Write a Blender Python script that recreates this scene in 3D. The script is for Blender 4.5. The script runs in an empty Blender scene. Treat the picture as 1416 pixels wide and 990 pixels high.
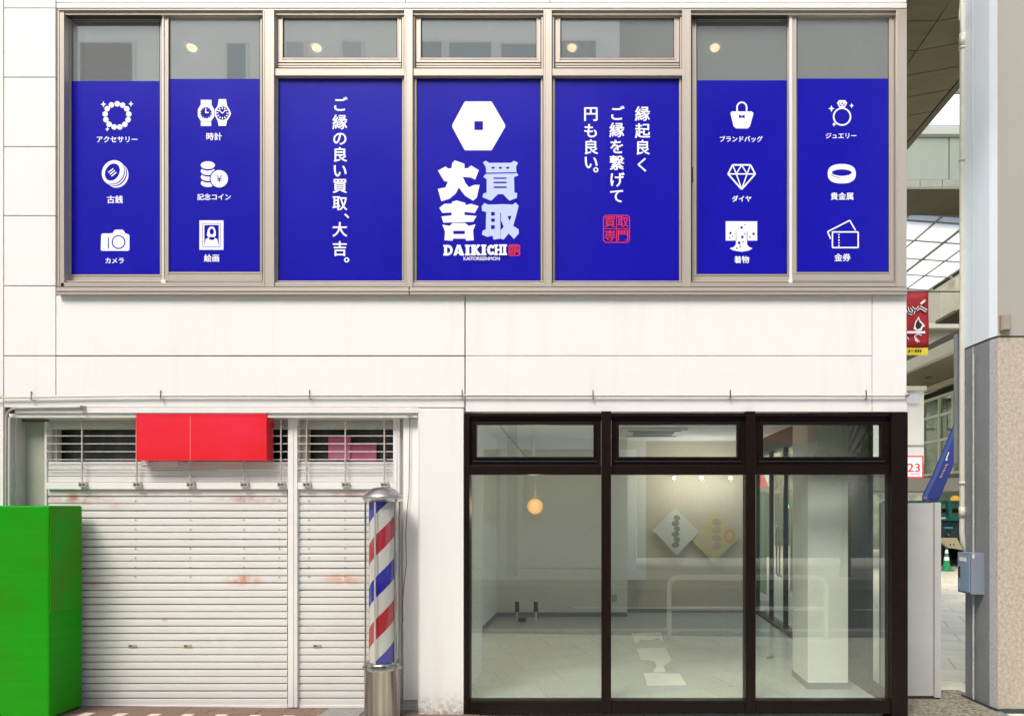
import bpy, bmesh, math, random
from mathutils import Vector, Matrix
random.seed(7)
C = bpy.context.scene
COL = C.collection
# ------------------------------------------------------------------ camera
EYE = 1.65; DIST = 6.0; F = 1020.0; VX = 835.0; VY = 700.0     # focal length and vanishing point measured in the photo
cam = bpy.data.cameras.new("camera"); camo = bpy.data.objects.new("camera", cam); COL.objects.link(camo)
camo.location = (0, -DIST, EYE); camo.rotation_euler = (math.radians(90), 0, 0)
cam.sensor_width = 36; cam.lens = F / 1416 * 36
cam.shift_x = (708 - VX) / 1416; cam.shift_y = (VY - 495) / 1416
cam.clip_start = 0.05; cam.clip_end = 2000
C.camera = camo
# ------------------------------------------------------------------ sky, sun, exposure
SUN_EL = math.radians(50); SUN_AZ = math.radians(205)     # compass style: 180 = behind the camera
w = bpy.data.worlds.new("World"); C.world = w; w.use_nodes = True
nt = w.node_tree; bg = nt.nodes["Background"]
sky = nt.nodes.new("ShaderNodeTexSky"); sky.sky_type = 'NISHITA'; sky.sun_disc = False
sky.sun_elevation = SUN_EL; sky.sun_rotation = SUN_AZ; sky.dust_density = 4.0; sky.air_density = 1.0; sky.ozone_density = 0.6
nt.links.new(sky.outputs[0], bg.inputs[0]); bg.inputs[1].default_value = 0.14
sun = bpy.data.lights.new("sun", 'SUN'); sun.energy = 1.5; sun.angle = math.radians(22); sun.color = (1, 0.965, 0.92)
suno = bpy.data.objects.new("sun", sun); COL.objects.link(suno)
d = Vector((math.sin(SUN_AZ) * math.cos(SUN_EL), math.cos(SUN_AZ) * math.cos(SUN_EL), math.sin(SUN_EL)))
suno.rotation_euler = (-d).to_track_quat('-Z', 'Y').to_euler()
C.view_settings.view_transform = 'Standard'; C.view_settings.look = 'None'
C.view_settings.exposure = 0.87; C.view_settings.gamma = 1
C.cycles.max_bounces = 10; C.cycles.transparent_max_bounces = 24; C.cycles.sample_clamp_indirect = 6

# ------------------------------------------------------------------ helpers
def P(px, py, Y=0.0):
    s = (DIST + Y) / F
    return Vector(((px - VX) * s, Y, EYE + (VY - py) * s))
def PX(px, Y=0.0): return (px - VX) * (DIST + Y) / F
def PZ(py, Y=0.0): return EYE + (VY - py) * (DIST + Y) / F
def gz(X):                                   # the pavement falls a little to the right
    return -0.012 * (min(max(X, -5), 3) + 4.0)

def lin(c):
    if isinstance(c, str):
        c = [int(c[i:i+2], 16) / 255 for i in (0, 2, 4)]
        c = [x / 12.92 if x <= .04045 else ((x + .055) / 1.055) ** 2.4 for x in c]
    return tuple(c) + (1,)
MATS = {}
def mat(name, color, rough=.6, metal=0, spec=.5, noise=None, bump=None, coat=0, emit=None, stretch=(1, 1, 1), alpha=None):
    """noise=(scale, amount[, colour2]); bump=(scale, strength)"""
    if name in MATS: return MATS[name]
    m = bpy.data.materials.new(name); m.use_nodes = True; t = m.node_tree; b = t.nodes["Principled BSDF"]
    b.inputs["Base Color"].default_value = lin(color); b.inputs["Roughness"].default_value = rough
    b.inputs["Metallic"].default_value = metal; b.inputs["Specular IOR Level"].default_value = spec
    b.inputs["Coat Weight"].default_value = coat; b.inputs["Coat Roughness"].default_value = .04
    if emit: b.inputs["Emission Color"].default_value = lin(emit[0]); b.inputs["Emission Strength"].default_value = emit[1]
    tc = t.nodes.new("ShaderNodeTexCoord"); mp = t.nodes.new("ShaderNodeMapping"); mp.inputs["Scale"].default_value = stretch
    geo = t.nodes.new("ShaderNodeNewGeometry")
    t.links.new(geo.outputs["Position"], mp.inputs[0])
    if noise:
        n = t.nodes.new("ShaderNodeTexNoise"); n.inputs["Scale"].default_value = noise[0]; n.inputs["Detail"].default_value = 7; n.inputs["Roughness"].default_value = .62
        t.links.new(mp.outputs[0], n.inputs[0])
        r = t.nodes.new("ShaderNodeMapRange"); r.inputs[1].default_value = .35; r.inputs[2].default_value = .68
        r.inputs[3].default_value = 0; r.inputs[4].default_value = noise[1]
        t.links.new(n.outputs[0], r.inputs[0])
        mx = t.nodes.new("ShaderNodeMix"); mx.data_type = 'RGBA'
        c1 = lin(color); c2 = lin(noise[2]) if len(noise) > 2 else tuple(x * .6 for x in c1[:3]) + (1,)
        mx.inputs["A"].default_value = c1; mx.inputs["B"].default_value = c2
        t.links.new(r.outputs[0], mx.inputs["Factor"]); t.links.new(mx.outputs["Result"], b.inputs["Base Color"])
        r2 = t.nodes.new("ShaderNodeMapRange"); r2.inputs[3].default_value = rough * .85; r2.inputs[4].default_value = min(1, rough * 1.2)
        t.links.new(n.outputs[0], r2.inputs[0]); t.links.new(r2.outputs[0], b.inputs["Roughness"])
    if bump:
        n = t.nodes.new("ShaderNodeTexNoise"); n.inputs["Scale"].default_value = bump[0]; n.inputs["Detail"].default_value = 4
        t.links.new(mp.outputs[0], n.inputs[0])
        bp = t.nodes.new("ShaderNodeBump"); bp.inputs["Strength"].default_value = bump[1]; bp.inputs["Distance"].default_value = .01
        t.links.new(n.outputs[0], bp.inputs["Height"]); t.links.new(bp.outputs[0], b.inputs["Normal"])
    MATS[name] = m; return m

class MB:
    def __init__(s): s.v = []; s.f = []; s.m = []; s.mats = []; s.smooth = []
    def _mi(s, m):
        if m is None: return 0
        if m not in s.mats: s.mats.append(m)
        return s.mats.index(m)
    def add(s, vs, fs, m=None, smooth=False):
        k = len(s.v); s.v += [tuple(v) for v in vs]; s.f += [tuple(i + k for i in f) for f in fs]
        s.m += [s._mi(m)] * len(fs); s.smooth += [smooth] * len(fs); return s
    def box(s, x0, x1, y0, y1, z0, z1, m=None):
        if x0 > x1: x0, x1 = x1, x0
        if y0 > y1: y0, y1 = y1, y0
        if z0 > z1: z0, z1 = z1, z0
        vs = [(x, y, z) for z in (z0, z1) for y in (y0, y1) for x in (x0, x1)]
        return s.add(vs, [(0, 2, 3, 1), (4, 5, 7, 6), (0, 1, 5, 4), (2, 6, 7, 3), (0, 4, 6, 2), (1, 3, 7, 5)], m)
    def pb(s, x0, y0, x1, y1, Yf, Yb, m=None):     # a box whose front face covers a photo rectangle at depth Yf
        a = P(x0, y0, Yf); b = P(x1, y1, Yf); return s.box(a.x, b.x, Yf, Yb, b.z, a.z, m)
    def frame(s, x0, y0, x1, y1, wl, wt, wr, wb, Yf, Yb, m=None):
        s.pb(x0, y0, x0 + wl, y1, Yf, Yb, m); s.pb(x1 - wr, y0, x1, y1, Yf, Yb, m)
        e = .0015
        s.pb(x0 + wl, y0, x1 - wr, y0 + wt, Yf + e, Yb - e, m); s.pb(x0 + wl, y1 - wb, x1 - wr, y1, Yf + e, Yb - e, m); return s
    def prism(s, pts, Yf, Yb, m=None):            # world (x,z) outline
        n = len(pts); vs = [(x, Yf, z) for x, z in pts] + [(x, Yb, z) for x, z in pts]
        fs = [tuple(range(n)), tuple(range(2 * n - 1, n - 1, -1))] + [(i, (i + 1) % n, (i + 1) % n + n, i + n) for i in range(n)]
        return s.add(vs, fs, m)
    def vprism(s, pts, z0, z1, m=None):           # plan (x,y) outline
        n = len(pts); vs = [(x, y, z0) for x, y in pts] + [(x, y, z1) for x, y in pts]
        fs = [tuple(range(n - 1, -1, -1)), tuple(range(n, 2 * n))] + [(i, (i + 1) % n, (i + 1) % n + n, i + n) for i in range(n)]
        return s.add(vs, fs, m)
    def quad(s, a, b, c, d, m=None): return s.add([a, b, c, d], [(0, 1, 2, 3)], m)
    def tube(s, path, r, n=8, m=None, cap=True):
        pts = [Vector(p) for p in path]; rings = []; up = None
        for i, p in enumerate(pts):
            t = (pts[min(i + 1, len(pts) - 1)] - pts[max(i - 1, 0)]).normalized()
            if up is None: up = t.orthogonal().normalized()
            else: up = (up - t * up.dot(t)).normalized()
            bb = t.cross(up); rr = r[i] if isinstance(r, (list, tuple)) else r
            rings.append([p + (up * math.cos(a) + bb * math.sin(a)) * rr for a in [2 * math.pi * k / n for k in range(n)]])
        vs = [v for ring in rings for v in ring]
        fs = [(i * n + k, i * n + (k + 1) % n, (i + 1) * n + (k + 1) % n, (i + 1) * n + k) for i in range(len(pts) - 1) for k in range(n)]
        s.add(vs, fs, m, True)
        if cap: s.add(rings[0], [tuple(range(n))], m); s.add(rings[-1], [tuple(range(n - 1, -1, -1))], m)
        return s
    def lathe(s, cx, cy, prof, n=32, m=None):      # prof [(r,z)]
        vs = [(cx + r * math.cos(2 * math.pi * k / n), cy + r * math.sin(2 * math.pi * k / n), z) for r, z in prof for k in range(n)]
        fs = [(i * n + k, i * n + (k + 1) % n, (i + 1) * n + (k + 1) % n, (i + 1) * n + k) for i in range(len(prof) - 1) for k in range(n)]
        return s.add(vs, fs, m, True)
    def sphere(s, c, r, n=16, m=None, sz=1):
        pr = [(max(1e-4, r * math.sin(math.pi * i / n)), c[2] - sz * r * math.cos(math.pi * i / n)) for i in range(n + 1)]
        return s.lathe(c[0], c[1], pr, n, m)
    def build(s, name, m=None, parent=None, bevel=0, label=None):
        me = bpy.data.meshes.new(name); me.from_pydata(s.v, [], s.f)
        for k in (s.mats or ([m] if m else [])): me.materials.append(k)
        if s.mats: me.polygons.foreach_set("material_index", s.m)
        me.polygons.foreach_set("use_smooth", s.smooth); me.update()
        o = bpy.data.objects.new(name, me); COL.objects.link(o)
        if parent: o.parent = parent
        if bevel:
            b = o.modifiers.new("bevel", 'BEVEL'); b.width = bevel; b.segments = 2; b.limit_method = 'ANGLE'; b.harden_normals = False
        if label: o["label"] = label
        return o
def tag(o, label=None, cat=None, group=None, kind=None):
    for k, v in (("label", label), ("category", cat), ("group", group), ("kind", kind)):
        if v: o[k] = v
    return o
def thing(name, label, cat, group=None, loc=None):
    o = bpy.data.objects.new(name, None); COL.objects.link(o); o.empty_display_size = .1
    return tag(o, label, cat, group)

# text -> flat lettering mesh
_tc = {}
def glyphs(s, off=0.0):
    if (s, off) in _tc: return _tc[(s, off)]
    cu = bpy.data.curves.new("t", 'FONT'); cu.body = s; cu.size = 1; cu.offset = off; cu.align_x = 'CENTER'; cu.fill_mode = 'FRONT'; cu.resolution_u = 3
    o = bpy.data.objects.new("t", cu); COL.objects.link(o)
    dg = bpy.context.evaluated_depsgraph_get(); me = bpy.data.meshes.new_from_object(o.evaluated_get(dg))
    vs = [(v.co.x, v.co.y) for v in me.vertices]; fs = [tuple(p.vertices) for p in me.polygons]
    bpy.data.objects.remove(o); bpy.data.meshes.remove(me); bpy.data.curves.remove(cu)
    _tc[(s, off)] = (vs, fs); return vs, fs
class Art:
    """flat print on a vertical sheet, drawn in photo pixels at depth Y; every layer sits .3 mm proud of the last"""
    def __init__(s, Y, base=0): s.Y = Y; s.k = base; s.mb = MB()
    def _y(s): s.k += 1; return s.Y - .0003 * s.k
    def poly(s, pts, m):
        y = s._y(); vs = [P(a, b, s.Y) for a, b in pts]; vs = [(v.x, y, v.z) for v in vs]
        area = sum(pts[i][0] * pts[(i + 1) % len(pts)][1] - pts[(i + 1) % len(pts)][0] * pts[i][1] for i in range(len(pts)))
        s.mb.add(vs, [tuple(range(len(vs)))] if area < 0 else [tuple(range(len(vs) - 1, -1, -1))], m); return s
    def ell(s, cx, cy, rx, ry, m, tilt=0, n=28, a0=0, a1=360):
        t = math.radians(tilt); pts = []
        for i in range(n + (0 if a1 - a0 == 360 else 1)):
            a = math.radians(a0 + (a1 - a0) * i / n); x = rx * math.cos(a); y = ry * math.sin(a)
            pts.append((cx + x * math.cos(t) - y * math.sin(t), cy + x * math.sin(t) + y * math.cos(t)))
        return s.poly(pts, m)
    def rect(s, x0, y0, x1, y1, m): return s.poly([(x0, y0), (x1, y0), (x1, y1), (x0, y1)], m)
    def line(s, a, b, w, m):
        dx, dy = b[0] - a[0], b[1] - a[1]; L = math.hypot(dx, dy); nx, ny = -dy / L * w / 2, dx / L * w / 2
        return s.poly([(a[0] + nx, a[1] + ny), (b[0] + nx, b[1] + ny), (b[0] - nx, b[1] - ny), (a[0] - nx, a[1] - ny)], m)
    def path(s, pts, w, m, close=False):
        for i in range(len(pts) - (0 if close else 1)): s.line(pts[i], pts[(i + 1) % len(pts)], w, m)
        return s
    def star(s, cx, cy, r, m): return s.poly([(cx + (r if i % 2 == 0 else r * .42) * math.cos(math.pi * i / 4), cy + (r * 1.15 if i % 2 == 0 else r * .42) * math.sin(math.pi * i / 4)) for i in range(8)], m)
    def text(s, t, cx, cy, m, w=None, h=None, em=None, off=.02, sh=0):
        vs, fs = glyphs(t, 0.0); bold = off * .62
        if not vs: return s
        x0 = min(v[0] for v in vs); x1 = max(v[0] for v in vs); y0 = min(v[1] for v in vs); y1 = max(v[1] for v in vs)
        if em: sx = sy = em; ox, oy = (0, .38) if len(t) == 1 else ((x0 + x1) / 2, .38)
        else:
            sx = w / (x1 - x0); sy = h / (y1 - y0) if h else sx; ox, oy = (x0 + x1) / 2, (y0 + y1) / 2
        for dx, dy in (((-bold, 0), (bold, 0), (0, bold * .7), (0, -bold * .7)) if bold else ((0, 0),)):
            y = s._y() + .0002; s.k -= .8; out = []
            for a, b in vs:
                p = P(cx + (a + dx - ox) * sx + sh * (b - oy) * sy, cy - (b + dy - oy) * sy, s.Y); out.append((p.x, y, p.z))
            s.mb.add(out, fs, m)
        return s
    def build(s, name, parent=None, label=None): return s.mb.build(name, None, parent, label=label)

# ------------------------------------------------------------------ materials
def wall_mat():
    m = mat('white_cladding', (.745, .735, .71), rough=.5, noise=(1.3, .16, (.62, .60, .56)), bump=(60, .03))
    t = m.node_tree; b = t.nodes["Principled BSDF"]; src = b.inputs["Base Color"].links[0].from_socket
    # vertical rain streaks and a grimy foot
    geo = t.nodes.new("ShaderNodeNewGeometry"); mp = t.nodes.new("ShaderNodeMapping"); mp.inputs["Scale"].default_value = (7, 7, .8)
    t.links.new(geo.outputs["Position"], mp.inputs[0])
    n = t.nodes.new("ShaderNodeTexNoise"); n.inputs["Scale"].default_value = 1; n.inputs["Detail"].default_value = 5; t.links.new(mp.outputs[0], n.inputs[0])
    r = t.nodes.new("ShaderNodeMapRange"); r.inputs[1].default_value = .55; r.inputs[2].default_value = .8; r.inputs[4].default_value = .20; t.links.new(n.outputs[0], r.inputs[0])
    mx = t.nodes.new("ShaderNodeMix"); mx.data_type = 'RGBA'; mx.inputs["B"].default_value = (.5, .44, .36, 1)
    t.links.new(src, mx.inputs["A"]); t.links.new(r.outputs[0], mx.inputs["Factor"])
    sp = t.nodes.new("ShaderNodeSeparateXYZ"); t.links.new(geo.outputs["Position"], sp.inputs[0])
    g = t.nodes.new("ShaderNodeMapRange"); g.inputs[1].default_value = .16; g.inputs[2].default_value = -.05; g.inputs[3].default_value = 0; g.inputs[4].default_value = 1; t.links.new(sp.outputs[2], g.inputs[0])
    n2 = t.nodes.new("ShaderNodeTexNoise"); n2.inputs["Scale"].default_value = 26; n2.inputs["Detail"].default_value = 6; n2.inputs["Roughness"].default_value = .75; t.links.new(geo.outputs["Position"], n2.inputs[0])
    mu = t.nodes.new("ShaderNodeMath"); mu.operation = 'MULTIPLY'; t.links.new(g.outputs[0], mu.inputs[0])
    r3 = t.nodes.new("ShaderNodeMapRange"); r3.inputs[1].default_value = .42; r3.inputs[2].default_value = .62; t.links.new(n2.outputs[0], r3.inputs[0]); t.links.new(r3.outputs[0], mu.inputs[1])
    mx2 = t.nodes.new("ShaderNodeMix"); mx2.data_type = 'RGBA'; mx2.inputs["B"].default_value = (.22, .2, .15, 1)
    t.links.new(mx.outputs["Result"], mx2.inputs["A"]); t.links.new(mu.outputs[0], mx2.inputs["Factor"]); t.links.new(mx2.outputs["Result"], b.inputs["Base Color"])
    return m
M_WALL = wall_mat()
M_TRIM = mat('white_trim', (.73, .715, .69), rough=.45, noise=(5, .2))
M_JOINT = mat('joint_filler', (.27, .25, .225), rough=.8)
M_ALU = mat('champagne_aluminium', (.47, .42, .36), rough=.38, metal=.35, noise=(3, .15), stretch=(1, 1, .3))
M_ALUD = mat('gasket_black', (.03, .025, .025), rough=.6)
M_DARK = mat('dark_bronze_frame', (.007, .003, .002), rough=.4, noise=(18, .5, (.016, .008, .005)), coat=.0, spec=.16)
M_BLUE = mat('blue_window_film', (.004, .002, .33), rough=.22, noise=(1.5, .35, (.010, .006, .42)), spec=.3, coat=.08)
M_WHITEF = mat('white_print', (.86, .86, .86), rough=.4)
M_LILAC = mat('lilac_print', (.46, .53, .80), rough=.4)
M_REDF = mat('red_print', (.68, .006, .035), rough=.4)
M_SHUT = mat('shutter_enamel', (.66, .65, .62), rough=.38, noise=(2.2, .22, (.5, .46, .4)), stretch=(1, 1, 4))
M_RAIL = mat('shutter_rail', (.76, .74, .71), rough=.35, noise=(7, .15))
M_STEEL = mat('stainless', (.50, .48, .45), rough=.2, metal=1, noise=(3, .95, (.13, .12, .11)), stretch=(9, 9, .15))  # stretched noise paints dark reflection streaks into the steel
M_CHROME = mat('dull_chrome', (.42, .41, .4), rough=.3, metal=1, noise=(30, .4))
M_OWN = mat('opposite_window', (.20, .26, .28), rough=.15, spec=.8)
M_BLACKV = mat('dark_void', (.008, .008, .007), rough=.9)
M_WIRE = mat('grille_steel', (.62, .6, .56), rough=.4, metal=.3, noise=(60, .6, (.2, .13, .08)))

def rusty(m):           # rust blooms under the rod brackets
    t = m.node_tree; b = t.nodes["Principled BSDF"]; src = b.inputs["Base Color"].links[0].from_socket
    geo = t.nodes.new("ShaderNodeNewGeometry"); prev = src
    n = t.nodes.new("ShaderNodeTexNoise"); n.inputs["Scale"].default_value = 14; n.inputs["Detail"].default_value = 6; t.links.new(geo.outputs["Position"], n.inputs[0])
    for px, py, rx, ry, col, amt in ((112, 688, .34, .075, (.42, .17, .12), 1.0), (345, 690, .34, .04, (.4, .17, .13), .8), (480, 683, .18, .045, (.5, .24, .18), .85), (250, 682, .9, .02, (.5, .28, .22), .5), (338, 802, .2, .06, (.62, .28, .18), 1.0), (478, 800, .24, .06, (.62, .30, .2), .95), (130, 805, .08, .06, (.6, .26, .18), .8), (228, 857, .03, .012, (.7, .1, .05), 1.0), (160, 700, .12, .07, (.5, .3, .22), .35), (470, 870, .5, .03, (.4, .36, .3), .4), (300, 885, .5, .03, (.4, .37, .32), .35)):
        c = P(px, py, .12)
        mp = t.nodes.new("ShaderNodeMapping"); mp.vector_type = 'POINT'
        mp.inputs["Location"].default_value = (-c.x / rx, 0, -c.z / ry); mp.inputs["Scale"].default_value = (1 / rx, 0, 1 / ry)
        t.links.new(geo.outputs["Position"], mp.inputs[0])
        ln = t.nodes.new("ShaderNodeVectorMath"); ln.operation = 'LENGTH'; t.links.new(mp.outputs[0], ln.inputs[0])
        r = t.nodes.new("ShaderNodeMapRange"); r.inputs[1].default_value = 1.0; r.inputs[2].default_value = .15; r.inputs[3].default_value = 0; r.inputs[4].default_value = amt; t.links.new(ln.outputs["Value"], r.inputs[0])
        r2 = t.nodes.new("ShaderNodeMapRange"); r2.inputs[1].default_value = .32; r2.inputs[2].default_value = .6; t.links.new(n.outputs[0], r2.inputs[0])
        mu = t.nodes.new("ShaderNodeMath"); mu.operation = 'MULTIPLY'; t.links.new(r.outputs[0], mu.inputs[0]); t.links.new(r2.outputs[0], mu.inputs[1])
        mx = t.nodes.new("ShaderNodeMix"); mx.data_type = 'RGBA'; mx.inputs["B"].default_value = col + (1,)
        t.links.new(prev, mx.inputs["A"]); t.links.new(mu.outputs[0], mx.inputs["Factor"]); prev = mx.outputs["Result"]
    t.links.new(prev, b.inputs["Base Color"])
rusty(M_SHUT)

def glass(name, tint, refl, rough=.0, wire=False, haze=0):
    m = bpy.data.materials.new(name); m.use_nodes = True; t = m.node_tree; t.nodes.clear()
    out = t.nodes.new("ShaderNodeOutputMaterial"); tr = t.nodes.new("ShaderNodeBsdfTransparent"); gl = t.nodes.new("ShaderNodeBsdfGlossy")
    tr.inputs[0].default_value = tint + (1,); gl.inputs["Roughness"].default_value = rough; gl.inputs[0].default_value = (.95, 1, .97, 1)
    lw = t.nodes.new("ShaderNodeLayerWeight"); lw.inputs[0].default_value = .5      # Schlick curve, the same from both sides of the pane
    pw = t.nodes.new("ShaderNodeMath"); pw.operation = 'POWER'; pw.inputs[1].default_value = 5; t.links.new(lw.outputs["Facing"], pw.inputs[0])
    ad = t.nodes.new("ShaderNodeMath"); ad.operation = 'MULTIPLY_ADD'; ad.inputs[1].default_value = .9; ad.inputs[2].default_value = refl + .03; ad.use_clamp = True
    t.links.new(pw.outputs[0], ad.inputs[0])
    mx = t.nodes.new("ShaderNodeMixShader"); t.links.new(ad.outputs[0], mx.inputs[0]); t.links.new(tr.outputs[0], mx.inputs[1]); t.links.new(gl.outputs[0], mx.inputs[2])
    res = mx.outputs[0]
    if haze:          # grey diffuse layer mixed over the glass
        dh = t.nodes.new('ShaderNodeBsdfDiffuse'); dh.inputs[0].default_value = (.62, .62, .59, 1); mh = t.nodes.new('ShaderNodeMixShader'); mh.inputs[0].default_value = haze
        t.links.new(res, mh.inputs[1]); t.links.new(dh.outputs[0], mh.inputs[2]); res = mh.outputs[0]
    if wire:          # georgian wired glass: a fine diagonal mesh cast in the pane
        geo = t.nodes.new("ShaderNodeNewGeometry"); sp = t.nodes.new("ShaderNodeSeparateXYZ"); t.links.new(geo.outputs["Position"], sp.inputs[0])
        masks = []
        for sg in (1, -1):
            a = t.nodes.new("ShaderNodeMath"); a.operation = 'MULTIPLY_ADD'; a.inputs[1].default_value = sg; t.links.new(sp.outputs[0], a.inputs[0]); t.links.new(sp.outputs[2], a.inputs[2])
            a2 = t.nodes.new("ShaderNodeMath"); a2.operation = 'ADD'; a2.inputs[1].default_value = 50; t.links.new(a.outputs[0], a2.inputs[0])
            b_ = t.nodes.new("ShaderNodeMath"); b_.operation = 'MODULO'; b_.inputs[1].default_value = .0225; t.links.new(a2.outputs[0], b_.inputs[0])
            c_ = t.nodes.new("ShaderNodeMath"); c_.operation = 'LESS_THAN'; c_.inputs[1].default_value = .0028 if sg == 1 else .0018; t.links.new(b_.outputs[0], c_.inputs[0]); masks.append(c_)
        mxx = t.nodes.new("ShaderNodeMath"); mxx.operation = 'MAXIMUM'; t.links.new(masks[0].outputs[0], mxx.inputs[0]); t.links.new(masks[1].outputs[0], mxx.inputs[1])
        mm = t.nodes.new("ShaderNodeMath"); mm.operation = 'MULTIPLY'; mm.inputs[1].default_value = .20; t.links.new(mxx.outputs[0], mm.inputs[0])
        df = t.nodes.new("ShaderNodeBsdfDiffuse"); df.inputs[0].default_value = (.22, .23, .20, 1)
        m2 = t.nodes.new("ShaderNodeMixShader"); t.links.new(mm.outputs[0], m2.inputs[0]); t.links.new(res, m2.inputs[1]); t.links.new(df.outputs[0], m2.inputs[2]); res = m2.outputs[0]
    t.links.new(res, out.inputs[0]); return m
G_UP = glass('upper_glass', (.90, .91, .90), .52, .02, haze=.15)
G_SHOP = glass('wired_shop_glass', (.965, .988, .955), .08, .0, wire=True)
G_TRANS = glass('transom_glass', (.95, .975, .96), .15, .0)
G_SIDE = glass('side_glass', (.95, .985, .97), .0)
G_FAR = glass('far_glass', (.45, .55, .5), .35)

# ------------------------------------------------------------------ ground
def plane_mat(name, c1, c2, scale, rough=.8, bump=.25, brick=None):
    m = mat(name, c1, rough=rough, noise=(scale, .8, c2), bump=(scale * 8, bump))
    if brick:
        t = m.node_tree; b = t.nodes["Principled BSDF"]; src = b.inputs["Base Color"].links[0].from_socket
        geo = t.nodes.new("ShaderNodeNewGeometry"); mp = t.nodes.new("ShaderNodeMapping"); mp.inputs["Rotation"].default_value = (0, 0, math.radians(brick[2]))
        t.links.new(geo.outputs["Position"], mp.inputs[0])
        br = t.nodes.new("ShaderNodeTexBrick"); br.inputs["Scale"].default_value = 1; br.inputs["Brick Width"].default_value = brick[0]; br.inputs["Row Height"].default_value = brick[1]
        br.inputs["Mortar Size"].default_value = .008; br.inputs["Color1"].default_value = (1, 1, 1, 1); br.inputs["Color2"].default_value = (.9, .88, .85, 1); br.inputs["Mortar"].default_value = (.6, .58, .52, 1)
        t.links.new(mp.outputs[0], br.inputs[0])
        mu = t.nodes.new("ShaderNodeMix"); mu.data_type = 'RGBA'; mu.blend_type = 'MULTIPLY'; mu.inputs["Factor"].default_value = 1
        t.links.new(src, mu.inputs["A"]); t.links.new(br.outputs["Color"], mu.inputs["B"]); t.links.new(mu.outputs["Result"], b.inputs["Base Color"])
    return m
M_PAVE = plane_mat('paving', (.80, .77, .60), (.68, .65, .50), 3, brick=(.6, .6, 18))
M_ROAD = plane_mat('asphalt', (.06, .06, .06), (.04, .04, .04), 20)
M_BROWNT = mat('brown_paver', (.22, .145, .105), rough=.75, noise=(40, .7, (.14, .10, .08)), bump=(150, .3))
M_PINKT = mat('pale_paver', (.72, .60, .54), rough=.7, noise=(40, .6, (.5, .42, .38)), bump=(150, .3))
M_CONC = mat('concrete', (.42, .41, .38), rough=.85, noise=(12, .8, (.2, .19, .17)), bump=(80, .4))
def sheet(name, x0, x1, y0, y1, dz, m, kind='structure'):
    xs = sorted({x0, x1} | {x for x in (-5, 3) if x0 < x < x1}); mb = MB()
    for a, b in zip(xs, xs[1:]): mb.quad((a, y0, gz(a) + dz), (b, y0, gz(b) + dz), (b, y1, gz(b) + dz), (a, y1, gz(a) + dz))
    return tag(mb.build(name, m), kind=kind)
sheet('ground', -400, 400, -400, 400, -.16, M_CONC)
road = sheet('road', -200, 200, -10.5, -4.0, -.13, M_ROAD)
M_LINE = mat('road_paint', (.75, .75, .72), rough=.7, noise=(30, .5))
mb = MB()
for k in range(-8, 9):
    x = k * 6.0; mb.box(x - 1.5, x + 1.5, -7.32, -7.18, gz(x) - .127, gz(x) - .123)
mb.build('lane_marking', M_LINE, road)
pavement = sheet('pavement', -40, 60, -3.8, 60, 0.0 - .012, M_PAVE)
far_pave = sheet('far_pavement', -200, 200, -14, -10.7, -.012, M_PAVE)
mb = MB(); mb.box(-40, 60, -4.0, -3.8, -.2, -.01); tag(mb.build('kerb', M_CONC, bevel=.01), kind='structure')
mb = MB(); mb.box(-200, 200, -10.7, -10.5, -.2, .0); tag(mb.build('far_kerb', M_CONC, bevel=.01), kind='structure')
# individual pavers in front of the facade (rows parallel to the wall)
def paver_mesh(w, l):
    mb = MB(); mb.box(-w / 2, w / 2, -l / 2, l / 2, -.02, 0); me = bpy.data.meshes.new('paver'); me.from_pydata(mb.v, [], mb.f); return me
def with_mat(me, m): me = me.copy(); me.materials.append(m); return me
pm_b2 = with_mat(paver_mesh(.196, .096), M_BROWNT); pm_p = with_mat(paver_mesh(.086, .096), M_PINKT); pm_b1 = with_mat(paver_mesh(.172, .096), M_BROWNT)
M_PAVE_G = M_CONC
def paver(me, x, y):
    o = bpy.data.objects.new('paver', me); COL.objects.link(o); o.parent = pavement
    o.location = (x, y, gz(x) + .001 + random.uniform(-.0015, .0015)); o.rotation_euler = (0, .012, 0)
for r in range(-2, 4):
    yc = -.05 - .1 * r
    if r in (-2, -1, 0, 2):
        x = -4.9
        while x < -1.0: paver(pm_b2, x, yc); x += .2
    else:
        x = -4.9 + .13 * (r == 3)
        while x < -1.0:
            paver(pm_p, x, yc); paver(pm_b1, x + .132, yc); x += .265
mb = MB(); mb.box(PX(449), PX(503), -.2, .1, gz(-2.2) - .02, gz(-2.2) + .006); mb.build('drain_cover', mat('worn_grey_plate', (.3, .3, .29), rough=.6, noise=(40, .8, (.15, .14, .13)), bump=(90, .5)), pavement, bevel=.003)
mb = MB(); mb.box(PX(577), PX(1262), -.35, -.03, gz(0) - .06, gz(1) - .0); mb.build('granite_kerbstone', mat('pale_granite', (.62, .57, .52), rough=.8, noise=(50, .8, (.3, .27, .25)), bump=(120, .5)), pavement, bevel=.004)
# rough patch of ground at the corner
mb = MB(); mb.box(2.5, 3.35, -.3, .95, -.1, -.080 + .004); mb.build('worn_concrete_patch', mat('rough_patch', (.36, .33, .24), rough=.9, noise=(30, 1, (.07, .06, .05)), bump=(60, 1)), pavement)

# ------------------------------------------------------------------ the shop building
B = thing('shop_building', 'white panelled two storey corner shop with blue film windows above a dark framed shopfront', 'building')
def panel(x0, y0, x1, y1, Yf=0.0, Yb=.03, name='cladding_panel', m=None, bev=.0025):
    mb = MB(); mb.pb(x0, y0, x1, y1, Yf, Yb); return mb.build(name, m or M_WALL, B, bevel=bev)
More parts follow.
